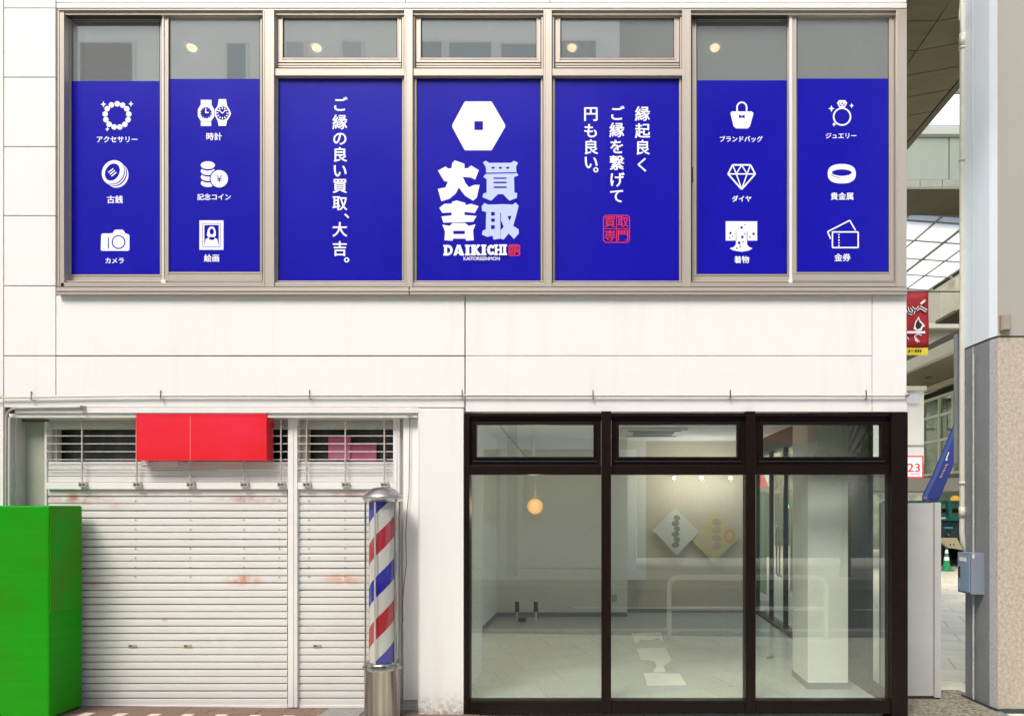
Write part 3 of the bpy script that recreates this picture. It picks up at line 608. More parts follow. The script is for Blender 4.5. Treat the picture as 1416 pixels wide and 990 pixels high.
def post(x0, x1, y0, y1, Yf, Yb, name, m): mb = MB(); mb.pb(x0, y0, x1, y1, Yf, Yb); mb.pb(x0 + (x1 - x0) * .42, y0 + .5, x0 + (x1 - x0) * .6, y1 - .5, Yf - .006, Yf); return mb.build(name, m, B, bevel=.0025)
post(398, 411, 577.2, 978, YR - .035, YR + .06, 'shutter_guide', M_RAIL); post(543.5, 552.5, 577.2, 978, YR - .03, YR + .06, 'shutter_guide', M_RAIL); 
mb = MB(); mb.pb(61.5, 583, 64.5, 978, YR - .014, YR + .05); mb.build('shutter_guide', M_SHUT, B)
for xa, xb in ((64, 398), (411, 543.5)):
    mb = MB(); mb.pb(xa, 667, xb, 676.3, YR - .03, YR + .03); mb.build('shutter_rail', M_RAIL, B, bevel=.002)
    for k in range(3):
        mb = MB(); mb.pb(xa, 642 + k * 8.4, xb, 649.7 + k * 8.4, YR - .002 * k, YR + .02); mb.build('header_slat', M_SHUT, B, bevel=.002)
    mb = MB(); mb.pb(xa, 577.2, xb, 592.5, YR + .02, YR + .1); mb.pb(xa, 584.5, xb, 586, YR + .01, YR + .02); mb.build('header_board', mat('header_grey', (.50, .50, .45), rough=.6, noise=(6, .3)), B)
    mb = MB(); mb.pb(xa, 592.6, xb, 641.8, YR + .16, YR + .17); mb.build('vent_back', mat('vent_glass', (.012, .013, .011), rough=.3, noise=(5, .9, (.07, .075, .065)), stretch=(1, 1, .2)), B)  # colour noise paints grey reflections into the vent glass
    mb = MB(); mb.pb(xa, 638.5, xb, 641.8, YR + .0, YR + .15); mb.build('vent_ledge', M_TRIM, B)
mb = MB(); mb.pb(64, 592.6, 79, 638.4, YR + .05, YR + .1); mb.build('vent_post', M_GREENW, B)
mb = MB(); mb.pb(411, 592.6, 425, 638.4, YR + .03, YR + .1); mb.build('vent_post', mat('tan_board', (.35, .27, .2), rough=.7), B)
# grille
M_PINK = mat('pink_board', (.50, .10, .20), rough=.5, noise=(8, .4, (.4, .2, .25)))
def grille(xa, xb, rods, lab):
    G = bpy.data.objects.new('security_grille', None); COL.objects.link(G); G.parent = B; G["label"] = lab
    for y in (592.8, 602.7, 613.6, 624.5, 635.5, 647.5):
        mb = MB(); mb.tube([P(xa, y, YR - .03), P(xb, y, YR - .03)], .0042, 6); mb.build('crossbar', M_WIRE, G)
    for x in rods:
        mb = MB(); mb.tube([P(x, 578.5, YR - .045), P(x, 671, YR - .045)], .0068, 8); mb.build('rod', M_WIRE, G)
        mb = MB(); mb.pb(x - 5.5, 667.3, x + 5.5, 668.8, YR - .055, YR - .03); mb.pb(x - 5, 671.5, x + 5, 673, YR - .055, YR - .03); mb.pb(x - 5.2, 667, x - 4.2, 673, YR - .058, YR - .03); mb.pb(x + 4.2, 667, x + 5.2, 673, YR - .058, YR - .03); mb.pb(x - 1.2, 664, x + 1.2, 668, YR - .056, YR - .05); mb.build('bracket', M_WIRE, G)
grille(64, 398, (113.5, 189, 263, 337.5, 388.5), 'wide barred grille over the vent behind the red box sign')
grille(411, 543.5, (424, 477.6, 531.5), 'narrow barred grille over the vent above the right shutter')
# things behind the grille
mb = MB(); mb.pb(454, 604, 484, 636, YR + .09, YR + .12); mb.pb(484, 612, 520, 637, YR + .11, YR + .13); tag(mb.build('pink_board', M_PINK), 'dark pink boards stored behind the narrow grille above the right shutter', 'board')
mb = MB(); mb.pb(219, 638, 246, 643, YR - .01, YR + .1); mb.pb(196, 637, 205, 643, YR - .012, YR + .1); mb.build('bracket_plate', M_TRIM, B)
# recess wall and pendant cable
mb = MB(); mb.pb(552.8, 577.5, 577, 930.5, YR + .02, YR + .2); mb.build('recess_wall', M_WALL, B, bevel=.002)
mb = MB(); mb.pb(552.8, 931.8, 577, 972, YR + .02, YR + .2); mb.build('recess_wall', M_WALL, B, bevel=.002)
mb = MB(); mb.pb(552.8, 972.4, 577, 985, YR - .03, YR + .2); mb.build('recess_plinth', M_CONC, B)
mb = MB(); mb.lathe(PX(567), .06, [(.001, PZ(574.5)), (.062, PZ(574.6)), (.066, PZ(575.6)), (.02, PZ(577.6)), (.001, PZ(578))], 20); cd = mb.build('cable_rose', M_CHROME, B)
mb = MB(); mb.tube([P(x, y, .05) for x, y in ((567, 576), (566.5, 600), (566, 640), (565.5, 680), (563, 705), (561, 740), (562, 780), (558, 815), (556.5, 840), (557, 860))], .0032, 6); mb.build('cable', mat('old_cable', (.12, .08, .07), rough=.6), cd)
# pier
mb = MB(); mb.pb(579.5, 564.5, 641, 996, -.03, .25); mb.pb(577.8, 571.5, 579.4, 994, -.018, .24); mb.build('pier', M_WALL, B, bevel=.004)
# red box sign
M_RED = mat('red_plastic', (.68, .006, .010), rough=.3, noise=(1.6, .8, (.76, .015, .055)), coat=.35, stretch=(1, 1, 2))
R_ = thing('box_sign', 'blank red box sign mounted in front of the wide grille above the left shutter', 'sign')
mb = MB(); mb.pb(188, 571.6, 368.8, 636.5, -.012, YR - .004); mb.build('sign_case', M_RED, R_, bevel=.004)
for x in (263,): mb = MB(); mb.pb(x - .35, 575, x + .35, 636, -.0135, -.011); mb.build('seam', mat('seam_pink', (.9, .25, .2), rough=.4), R_)
mb = MB(); mb.pb(189, 573.5, 368, 575, -.0135, -.011); mb.build('top_edge', M_RED, R_)
# green cabinet
def green_mat():
    m = mat('green_paint', (.003, .28, .001), rough=.5, noise=(2.2, .9, (.020, .21, .001)), coat=.0, spec=.15, stretch=(1, 1, 1))
    t = m.node_tree; b = t.nodes["Principled BSDF"]; src = b.inputs["Base Color"].links[0].from_socket
    geo = t.nodes.new("ShaderNodeNewGeometry"); mp = t.nodes.new("ShaderNodeMapping"); mp.inputs["Scale"].default_value = (.4, .4, 9); t.links.new(geo.outputs["Position"], mp.inputs[0])
    n = t.nodes.new("ShaderNodeTexNoise"); n.inputs["Scale"].default_value = 3; n.inputs["Detail"].default_value = 8; t.links.new(mp.outputs[0], n.inputs[0])
    r = t.nodes.new("ShaderNodeMapRange"); r.inputs[1].default_value = .4; r.inputs[2].default_value = .7; r.inputs[4].default_value = .5; t.links.new(n.outputs[0], r.inputs[0])
    mx = t.nodes.new("ShaderNodeMix"); mx.data_type = 'RGBA'; mx.inputs["B"].default_value = (.012, .31, .003, 1); t.links.new(src, mx.inputs["A"]); t.links.new(r.outputs[0], mx.inputs["Factor"]); t.links.new(mx.outputs["Result"], b.inputs["Base Color"]); return m
M_GREEN = green_mat(); M_GREEN2 = mat('worn_green_side', (.006, .28, .001), rough=.5, spec=.15, noise=(3.5, .95, (.055, .20, .003)))
Gc = thing('vending_cabinet', 'plain bright green cabinet standing against the left shutter', 'cabinet')
gx = PX(114, .03)
mb = MB(); mb.box(gx - 1.1, gx - .002, -.33, .03, .02, EYE + .006); mb.build('cabinet_body', M_GREEN, Gc, bevel=.012)
mb = MB(); mb.box(gx - .004, gx + .003, -.32, .02, PZ(840), EYE - .008); mb.build('side_sheet', M_GREEN2, Gc, bevel=.002)
mb = MB(); mb.box(gx - 1.08, gx - .02, -.30, .02, -.01, .02); mb.build('cabinet_base', M_ALUD, Gc)

# ------------------------------------------------------------------ barber pole
BP = thing('barber_pole', 'red, white and blue striped barber pole in a steel stand beside the white pier', 'barber pole')
bY = -.15; bx = PX(529.5, bY); br = .143
def bz(py): return PZ(py, bY)
gB = gz(bx)
mb = MB(); mb.lathe(bx, bY, [(br, gB - .01), (br + .004, gB), (br + .002, gB + .012), (br, gB + .02), (br, bz(925)), (br + .004, bz(924)), (br + .004, bz(916)), (br - .002, bz(914)), (.02, bz(913))], 48); mb.build('stand', M_STEEL, BP)
mb = MB(); mb.lathe(bx, bY, [(br + .007, bz(923)), (br + .010, bz(921)), (br + .007, bz(919))], 48); mb.build('stand_ring', M_CHROME, BP)
mb = MB()
for a_ in (-1.2, -.2, .9): mb.tube([(bx + (br + .002) * math.sin(a_), bY - (br + .002) * math.cos(a_), bz(921)), (bx + (br + .014) * math.sin(a_), bY - (br + .014) * math.cos(a_), bz(921))], .006, 8)
mb.build('stand_screws', mat('rusty_screw', (.2, .1, .06), rough=.6), BP)
mb = MB(); mb.lathe(bx, bY, [(.001, bz(673.5)), (.05, bz(673.8)), (.085, bz(675.5)), (.13, bz(682)), (.158, bz(686.5)), (.160, bz(688)), (.152, bz(689)), (.148, bz(692)), (.138, bz(693.5)), (.02, bz(694))][::-1], 48); mb.build('cap', M_CHROME, BP)
mb = MB(); mb.lathe(bx, bY, [(.150, bz(693.2)), (.152, bz(691.5)), (.150, bz(689.6))], 48); mb.build('cap_band', mat('bright_ring', (.75, .72, .65), rough=.15, metal=1), BP)
def stripes():
    m = bpy.data.materials.new('barber_stripes'); m.use_nodes = True; t = m.node_tree; b = t.nodes["Principled BSDF"]; b.inputs["Roughness"].default_value = .35
    tc = t.nodes.new("ShaderNodeTexCoord"); sp = t.nodes.new("ShaderNodeSeparateXYZ"); t.links.new(tc.outputs["Object"], sp.inputs[0])
    at = t.nodes.new("ShaderNodeMath"); at.operation = 'ARCTAN2'; t.links.new(sp.outputs[0], at.inputs[0])
    ng = t.nodes.new("ShaderNodeMath"); ng.operation = 'MULTIPLY'; ng.inputs[1].default_value = -1; t.links.new(sp.outputs[1], ng.inputs[0]); t.links.new(ng.outputs[0], at.inputs[1])
    # phase = z/H - angle/(2 pi): the bands climb to the right
    u = t.nodes.new("ShaderNodeMath"); u.operation = 'MULTIPLY'; u.inputs[1].default_value = 1 / (2 * math.pi); t.links.new(at.outputs[0], u.inputs[0])
    v = t.nodes.new("ShaderNodeMath"); v.operation = 'MULTIPLY_ADD'; v.inputs[1].default_value = 1 / .655; v.inputs[2].default_value = 10.183; t.links.new(sp.outputs[2], v.inputs[0])
    ph = t.nodes.new("ShaderNodeMath"); ph.operation = 'SUBTRACT'; t.links.new(v.outputs[0], ph.inputs[0]); t.links.new(u.outputs[0], ph.inputs[1])
    fr = t.nodes.new("ShaderNodeMath"); fr.operation = 'FRACT'; t.links.new(ph.outputs[0], fr.inputs[0])
    cr_ = t.nodes.new("ShaderNodeValToRGB"); cr_.color_ramp.interpolation = 'CONSTANT'; e = cr_.color_ramp.elements
    W_ = (.50, .49, .45, 1); e[0].position = 0; e[0].color = (.015, .008, .30, 1); e[1].position = .25; e[1].color = W_
    x = e.new(.5); x.color = (.36, .012, .022, 1); x = e.new(.75); x.color = W_
    t.links.new(fr.outputs[0], cr_.inputs[0]); t.links.new(cr_.outputs[0], b.inputs["Base Color"]); return m
mb = MB(); rr = .106; zb, zt = bz(913.5), bz(693.6)
mb.lathe(0, 0, [(rr, 0), (rr, zt - zb)], 48); o = mb.build('striped_drum', stripes(), BP); o.location = (bx, bY, zb)
G_CYL = glass('clear_cylinder', (.985, .99, .985), .04)
mb = MB(); mb.lathe(bx, bY, [(.127, zb), (.127, zt)], 48); mb.build('glass_cylinder', G_CYL, BP)
for a_ in (-.17, -1.35, 1.05, 1.55, 3.0):
    x = bx + .133 * math.sin(a_); y = bY - .133 * math.cos(a_); mb = MB(); mb.tube([(x, y, zb), (x, y, zt)], .0075, 8); mb.build('rod', M_CHROME if abs(a_) > 1 else mat('pale_rod', (.7, .68, .64), rough=.25, metal=.7), BP)

# ------------------------------------------------------------------ dark framed shopfront
def dk(lst, name, lab=None, bev=.002):
    mb = MB()
    for q in lst: mb.pb(*q)
    return mb.build(name, M_DARK, B, bevel=bev, label=lab)
YD = -.02
dk([(643, 571, 1234, 575.5, YD, .08), (650, 575.8, 1228, 580, YD + .02, .08)], 'shopfront_head')
dk([(642.2, 571, 649.2, 987, YD - .004, .08)], 'shopfront_post'); dk([(831.5, 568.5, 845, 987, YD - .03, .08), (833, 569, 836, 986, YD - .034, YD - .03)], 'shopfront_post')
dk([(1031.3, 568.5, 1045, 987, YD - .03, .08), (1033, 569, 1036, 986, YD - .034, YD - .03)], 'shopfront_post'); dk([(1233, 569.5, 1255.5, 992, YD - .03, .10)], 'corner_post')
for x0, x1 in ((649.4, 831.3), (845.2, 1031.1), (1045.2, 1232.8)):
    dk([(x0, 643.5, x1, 656, YD + .004, .06)], 'shopfront_transom')
    dk([(x0, 968.5, x1, 986.5, YD - .01, .06), (x0, 970, x1, 972, YD - .016, YD - .01)], 'bottom_rail')
def sfwin(x0, x1, gx0, gx1, lab):
    mb = MB(); mb.frame(x0, 580.2, x1, 643.3, gx0 - x0 - 3, 4, x1 - gx1 - 3, 9.3, YD + .03, .06); mb.frame(gx0 - 3, 584, gx1 + 3, 634.5, 3, 3, 3, 3, YD + .018, .055)
    wn = mb.build('top_light', M_DARK, B, bevel=.002, label=lab)
    mb = MB(); mb.pb(gx0, 587, gx1, 631.5, .02, .026); mb.build('pane', G_TRANS, wn)
    mb = MB(); mb.pb(gx0 - 5, 637, gx1 + 5, 638.2, YD + .02, YD + .03); mb.build('highlight_bead', mat('bead_metal', (.12, .11, .12), rough=.3, metal=.8), wn)
sfwin(650, 831, 658.5, 820.5, 'left top light of the dark shopfront'); sfwin(845.5, 1031, 856, 1019.5, 'middle top light of the dark shopfront'); sfwin(1045.5, 1232.5, 1055.5, 1218.5, 'right top light of the dark shopfront')
for x0, x1 in ((649.4, 831.3), (845.2, 1031.1), (1045.2, 1229)):
    mb = MB(); mb.pb(x0, 656, x1, 968.8, .02, .027); mb.build('shop_pane', G_SHOP, B)
dk([(1229, 656, 1232.8, 968.5, YD + .02, .06)], 'shopfront_bead')
# interior
ZF = .06; ZC = 2.63
M_IW = mat('interior_white', (.79, .80, .77), rough=.85, noise=(1.5, .12)); M_IB = mat('interior_beige', (.62, .56, .45), rough=.85, noise=(1.2, .2))
M_IF = mat('vinyl_floor', (.46, .51, .49), rough=.22, noise=(1.1, .5, (.34, .38, .36)), spec=.5)
M_SK = mat('grey_skirting', (.20, .22, .21), rough=.6)
mb = MB(); mb.box(-1.66, 2.3, .085, 5.6, -.1, ZF); mb.build('shop_floor', M_IF, B)
mb = MB(); mb.box(-1.14, 2.24, .07, .4, ZC - .0, ZC + .1); mb.box(-1.7, 2.3, .4, 5.6, ZC, ZC + .07); mb.build('shop_ceiling', M_IW, B)
mb = MB(); mb.box(-1.65, -1.55, .3, 4.67, ZF, ZC); mb.build('shop_side_wall', M_IW, B)
mb = MB(); mb.box(-1.65, .34, 4.67, 4.8, ZF, ZC); mb.build('shop_rear_wall', M_IW, B)
mb = MB(); mb.box(.34, 2.3, 5.1, 5.2, ZF, ZC); mb.box(.33, .34, 4.8, 5.1, ZF, ZC); mb.build('shop_rear_wall', M_IB, B)
mb = MB(); mb.box(.34, .63, 5.06, 5.099, .55, ZC); mb.build('reflection_strip', M_IW, B)  # white strip paints the edge of a reflection onto the rear wall
mb = MB(); mb.box(-1.65, -1.17, .6, 1.1, ZF, ZC); mb.build('interior_column', M_IW, B, bevel=.004)
mb = MB(); mb.box(-1.65, -1.12, .07, .3, ZF, ZC); mb.build('return_wall', M_IW, B)
mb = MB(); mb.box(1.778, 2.13, .43, .95, ZF, ZC); mb.build('interior_column', M_IW, B, bevel=.004)
mb = MB(); mb.box(1.772, 2.136, .424, .956, ZF, ZF + .055); mb.box(-1.548, .335, 4.655, 4.669, ZF, ZF + .06); mb.box(.35, 2.24, 5.085, 5.099, ZF, ZF + .05); mb.box(-1.549, -1.535, 1.1, 4.65, ZF, ZF + .06); mb.build('skirting', M_SK, B)
# side elevation: dark frame, glazed doors
def sd(x0, x1, y0, y1, z0, z1, name, m=M_DARK, parent=B): mb = MB(); mb.box(x0, x1, y0, y1, z0, z1); return mb.build(name, m, parent, bevel=.002)
M_DK2 = mat('charcoal_panel', (.035, .04, .038), rough=.4, noise=(10, .3))
sd(2.25, 2.29, .27, .80, ZF - .1, 2.40, 'side_panel_dark', M_DK2)
sd(2.26, 2.44, .105, 5.1, ZF - .14, ZF + .02, 'side_threshold')
sd(2.26, 2.44, .105, 5.1, 2.40, 2.62, 'side_head')
mb = MB(); mb.box(2.34, 2.347, .10, .27, ZF + .02, 2.4); mb.build('side_pane', G_SIDE, B)
ys_ = [.95, 2.3, 3.4, 4.2, 5.1]
for i, y in enumerate(ys_): sd(2.29, 2.345, y - .028, y + .028, ZF + .02, 2.4, 'side_post')
for a_, b_ in zip(ys_, ys_[1:]):
    mb = MB(); mb.box(2.315, 2.322, a_ + .035, b_ - .035, ZF + .021, 2.399); mb.build('side_pane', G_SIDE, B)
for y in (3.32, 3.48):
    mb = MB(); mb.tube([(2.25, y, .75), (2.22, y, .8), (2.22, y, 1.35), (2.25, y, 1.4)], .012, 8); mb.build('door_handle', M_CHROME, B)
# outlets
for px, py in ((849.5, 827), (885, 816)):
    Yq = 4.66 if px < 866 else 5.05; mb = MB(); mb.pb(px - 3.5, py - 5, px + 3.5, py + 5, Yq - .008, Yq + .02); mb.build('socket_plate', mat('socket_grey', (.45, .46, .42), rough=.5), B)
# air conditioner cassette
AC = thing('ceiling_air_conditioner', 'square ceiling air conditioner seen through the middle top light', 'air conditioner')
mb = MB(); mb.box(.22, 1.05, 3.2, 4.05, ZC - .035, ZC); mb.build('cassette_body', M_TRIM, AC, bevel=.01)
mb = MB(); mb.box(.38, .9, 3.4, 3.85, ZC - .045, ZC - .034); mb.build('intake_grille', mat('grille_grey', (.16, .17, .16), rough=.6), AC)
for q in ((.3, .97, 3.25, 3.31), (.3, .97, 3.93, 3.99)): mb = MB(); mb.box(q[0], q[1], q[2], q[3], ZC - .041, ZC - .034); mb.build('vane', mat('vane_dark', (.08, .08, .08), rough=.5), AC)
# globe lamp
gl_p = P(740, 700, 2.2)
GL = thing('pendant_lamp', 'glowing amber globe pendant lamp hanging inside the left shop window', 'lamp')
mb = MB(); mb.sphere(gl_p, .088, 20); gm = glass('amber_globe', (1, .82, .55), 0); tg = gm.node_tree; em_ = tg.nodes.new('ShaderNodeEmission'); em_.inputs[0].default_value = (1, .48, .15, 1); em_.inputs[1].default_value = .55; mg = tg.nodes.new('ShaderNodeMixShader'); mg.inputs[0].default_value = .75; og = [n for n in tg.nodes if n.type == 'OUTPUT_MATERIAL'][0]; tg.links.new(og.inputs[0].links[0].from_socket, mg.inputs[1]); tg.links.new(em_.outputs[0], mg.inputs[2]); tg.links.new(mg.outputs[0], og.inputs[0]); mb.build('globe', gm, GL)
lg = bpy.data.lights.new('globe_bulb', 'POINT'); lg.energy = 24; lg.color = (1, .85, .62); lg.shadow_soft_size = .075; lgo = bpy.data.objects.new('globe_bulb', lg); COL.objects.link(lgo); lgo.location = gl_p; lgo.parent = GL
mb = MB(); mb.tube([gl_p + Vector((0, 0, .085)), (gl_p.x, gl_p.y, ZC)], .0025, 6); mb.build('cord', M_TRIM, GL)
mb = MB(); mb.lathe(gl_p.x, gl_p.y, [(.001, ZC - .03), (.04, ZC - .028), (.045, ZC - .001)], 16); mb.build('ceiling_rose', M_TRIM, GL)
# spotlights added above the posters to brighten the dark shop interior
for px, lb in ((932, 'added fill spotlight above the white diamond poster'), (970, 'added fill spotlight between the two diamond posters'), (1010, 'added fill spotlight above the yellow diamond poster')):
    p = P(px, 659.5, 4.75); SP = thing('fill_spotlight', lb, 'spotlight', 'fill spotlights added above the diamond posters')
    mb = MB(); mb.tube([(p.x, 5.1, p.z + .06), (p.x, 4.8, p.z + .03)], .012, 8); mb.build('arm', M_TRIM, SP)
    mb = MB(); mb.tube([(p.x, 4.84, p.z + .05), (p.x, 4.78, p.z + .01), (p.x, 4.755, p.z - .01)], [.012, .024, .028], 14); mb.build('shade', M_TRIM, SP)
    mb = MB(); mb.sphere((p.x, 4.75, p.z - .012), .024, 12); mb.build('bulb', mat('fill_bulb', (1, .95, .85), emit=((1, .9, .75), .45)), SP)
    l = bpy.data.lights.new('spot_fill', 'POINT'); l.energy = 3.6; l.color = (1, .97, .9); l.shadow_soft_size = .03; lo = bpy.data.objects.new('spot_fill', l); COL.objects.link(lo); lo.location = (p.x, 4.64, p.z - .05); lo.parent = SP
# diamond posters on the rear wall
M_PW = mat('poster_white', (.66, .67, .60), rough=.6); M_PY = mat('poster_yellow', (.62, .50, .26), rough=.6, noise=(6, .6, (.62, .55, .4))); M_PI = mat('poster_ink', (.25, .28, .22), rough=.7)
a = Art(5.03); a.poly([(903, 733), (933, 702), (967, 735), (936, 768)], M_PW)
for k in range(6): a.ell(935 + (-1) ** k, 716 + k * 7.4, 4.6 + (k % 2), 3.9, M_PI, tilt=12 * (-1) ** k, n=10)
tag(a.build('poster'), 'white diamond poster with a dark column of brushed characters on the shop rear wall', 'poster')
a = Art(5.045); a.poly([(952, 743), (987, 708), (1022, 743), (987, 778)], M_PY)
for k in range(4): a.ell(991, 722 + k * 11, 6.4, 5, mat('poster_tan', (.45, .38, .28), rough=.7), tilt=15 * (-1) ** k, n=12)
a.ell(1009, 741, 8, 10, mat('poster_orange', (.60, .36, .2), rough=.6)).ell(1009, 741, 4.5, 6, M_PY)
tag(a.build('poster'), 'yellow diamond poster with orange and tan marks beside the white diamond poster', 'poster')
# paper left on the floor
def sheetf(pts, name, lab):
    mb = MB(); out = []
    for px, py in pts:
        dd = (EYE - ZF - .004) * F / (py - VY); out.append(((px - VX) * dd / F, dd - DIST, ZF + .005))
    n = len(out); mb.add(out + [(x, y, z - .003) for x, y, z in out], [tuple(range(n))] + [(i, (i + 1) % n, (i + 1) % n + n, i + n) for i in range(n)])
    return tag(mb.build(name, mat('paper_white', (.80, .80, .74), rough=.7, noise=(8, .2))), lab, 'paper', 'torn paper sheets on the shop floor')
sheetf([(873, 875), (914, 874), (917, 886), (910, 882), (900, 885), (886, 884), (878, 890)], 'paper_sheet', 'farthest torn white sheet lying on the shop floor')
sheetf([(880, 896), (920, 895), (926, 906), (929, 913), (917, 921), (921, 929), (903, 929), (908, 920), (905, 914), (886, 911)], 'paper_sheet', 'middle ragged white sheet lying on the shop floor')
sheetf([(890, 930), (940, 931), (950, 947), (895, 948)], 'paper_sheet', 'nearest white sheet lying on the shop floor by the glass')
mb = MB(); q = [(1060, 910.5), (1066, 907), (1072, 910), (1066, 911.5)]; out = []
for px, py in q: dd = (EYE - ZF) * F / (py - VY); out.append(((px - VX) * dd / F, dd - DIST, ZF + .012))
mb.add(out + [(out[0][0], out[0][1], ZF + .001)], [(0, 1, 2, 3), (0, 3, 4)]); tag(mb.build('scrap', M_ALUD), 'small black scrap lying on the shop floor in the right bay', 'scrap')
# floor-standing taps by the rear wall
V = thing('pipe_stubs', 'pair of capped dark pipe stubs rising from the shop floor by the rear wall', 'pipes')
for px in (715, 741):
    p = P(px, 852, 4.3); mb = MB(); mb.tube([(p.x, 4.3, ZF), (p.x, 4.3, ZF + .12)], .014, 8); mb.build('stub', M_TRIM, V); mb = MB(); mb.tube([(p.x, 4.3, ZF + .12), (p.x, 4.3, ZF + .26)], .03, 8); mb.build('cap', M_ALUD, V)
mb = MB(); mb.box(PX(717, 4.2), PX(727, 4.2), 4.15, 4.3, ZF, ZF + .05); mb.build('valve_box', M_ALUD, V)

# ------------------------------------------------------------------ arcade pillar on the right
PL = thing('arcade_pillar', 'thick street pillar with blue skylight-tinted side and beige paint above tan stone cladding', 'pillar')
outer = [(3.293, .72), (3.307, .325), (3.33, .235), (5.2, .235), (5.2, .72)]
def inset(pl, e): cx = 4.2; cy = .48; return [(x + (e if x < cx else -e), y + (e if y < cy else -e)) for x, y in pl]
M_PB = mat('skylit_blue_side', (.80, .88, .95), rough=.45, noise=(2, .2, (.66, .76, .88)), stretch=(6, 6, .5)); M_PG = mat('beige_paint', (.36, .34, .30), rough=.6, noise=(3, .5, (.33, .32, .28)), bump=(50, .1))  # pillar's blue side faces have skylight painted into their colour
M_PS = mat('tan_stone', (.56, .50, .41), rough=.8, noise=(34, 1.0, (.38, .32, .24)), bump=(90, 1.2)); M_PGr = mat('grey_steel_face', (.25, .265, .28), rough=.42, noise=(2.5, .7, (.17, .19, .21)), bump=(200, .15)); M_PWh = mat('pale_stone_edge', (.52, .53, .54), rough=.8, noise=(60, .8, (.3, .3, .3)), bump=(160, .6))
zr = 3.09
def faces(z0, z1, pl, ms, name):
    mb = MB(); n = len(pl); vs = [(x, y, z0) for x, y in pl] + [(x, y, z1) for x, y in pl]
    for i in range(n): mb.add([vs[i], vs[(i + 1) % n], vs[(i + 1) % n + n], vs[i + n]], [(0, 1, 2, 3)], ms[i])
    mb.add(vs[:n], [tuple(range(n - 1, -1, -1))], ms[-1]); mb.add(vs[n:], [tuple(range(n))], ms[-1]); return mb.build(name, None, PL)
faces(-.3, zr, outer, [M_PGr, M_PWh, M_PS, M_PS, M_PS], 'shaft')
faces(zr, 12, inset(outer, -.006), [M_PB, M_PB, M_PG, M_PG, M_PG], 'upper_shaft')
faces(zr - .012, zr - .001, inset(outer, -.002), [M_ALUD] * 5, 'joint')
def lerp(a, b, t): return (a[0] + (b[0] - a[0]) * t, a[1] + (b[1] - a[1]) * t)
jx = lerp(outer[0], outer[1], .34)
mb = MB(); mb.box(jx[0] - .008, jx[0] + .004, jx[1] - .006, jx[1] + .006, -.05, zr - .02); mb.build('cover_strip', M_PWh, PL)
mb = MB(); mb.box(jx[0] - .009, jx[0] + .004, jx[1] - .003, jx[1] + .003, zr + .01, 11.9); mb.build('cover_strip', mat('blue_seam', (.45, .55, .66), rough=.5), PL)
mb = MB(); x0 = PX(1384, .2); x1 = PX(1397, .2); mb.box(x0, x1, .19, .23, PZ(457, .2), PZ(435, .2)); mb.box(x0 + .01, x1 - .01, .183, .19, PZ(456, .2), PZ(437, .2)); mb.build('switch_cover', mat('taupe_box', (.32, .27, .21), rough=.5, noise=(20, .3)), PL, bevel=.003)
mb = MB(); vs = [(3.26, .73, -.16), (3.30, .318, -.16), (3.322, .222, -.16), (5.21, .222, -.16)]
n = 4; top = [(x - .004, y - .004, -.055) for x, y, z in vs]; mb.add(vs + top, [(i, i + 1, i + 5, i + 4) for i in range(3)]); mb.build('base_plinth', mat('dark_plinth', (.03, .05, .075), rough=.4, noise=(20, .5)), PL)
# downpipe
DPY = .74; px_ = PX(1330.5, DPY); M_PIPE = mat('cream_pipe', (.62, .62, .54), rough=.35, noise=(8, .2))
mb = MB(); mb.tube([(px_, DPY, 12), (px_, DPY, PZ(712, DPY)), (px_ - .002, DPY, PZ(735, DPY)), (px_ + .004, DPY, PZ(748, DPY)), (px_ + .03, DPY, PZ(760, DPY)), (px_ + .08, DPY, PZ(770, DPY))], .0235, 14); mb.build('downpipe', M_PIPE, PL)
for py in (67, 222, 668): 
    mb = MB(); z = PZ(py, DPY); mb.lathe(px_, DPY, [(.024, z - .012), (.031, z - .010), (.031, z + .010), (.024, z + .012)], 16); mb.box(px_ + .02, px_ + .06, DPY - .006, DPY + .006, z - .006, z + .006); mb.build('pipe_bracket', M_PIPE, PL)
for py, h in ((57, .06), (708, .05)): 
    mb = MB(); z = PZ(py, DPY); mb.lathe(px_, DPY, [(.024, z - h), (.029, z - h), (.029, z + h), (.024, z + h)], 16); mb.build('pipe_socket', M_PIPE, PL)
mb = MB(); mb.box(PX(1321, .9), PX(1327.5, .9), .9, .94, PZ(642, .9), PZ(462, .9)); mb.build('side_conduit', M_PGr, PL, bevel=.01)
# meter box
MBX = thing('meter_box', 'small blue grey metal box with lever handle fixed to the street pillar side', 'box')
mb = MB(); mb.box(3.19, 3.31, .405, .65, .884, 1.242); mb.build('case', mat('blue_grey_metal', (.20, .235, .30), rough=.45, noise=(5, .3)), MBX, bevel=.004)
mb = MB(); mb.box(3.183, 3.189, .42, .635, .90, 1.226); mb.build('door', mat('sky_blue_metal', (.24, .34, .50), rough=.4, noise=(5, .2)), MBX, bevel=.003)
mb = MB(); mb.box(3.176, 3.182, .585, .605, 1.02, 1.12); mb.box(3.168, 3.176, .59, .6, 1.03, 1.11); mb.build('handle', M_ALUD, MBX)
mb = MB(); mb.box(3.180, 3.1825, .48, .60, 1.165, 1.20); mb.build('label', M_WHITEF, MBX)
mb = MB(); mb.box(3.199, 3.215, .400, .404, 1.2, 1.235); mb.build('sticker', M_TRIM, MBX)
mb = MB(); mb.tube([(3.262, .51, 1.24), (3.262, .51, zr - .1)], .008, 8); mb.tube([(3.262, .51, -.05), (3.262, .51, .885)], .008, 8); mb.build('feed_pipe', M_PWh, MBX)
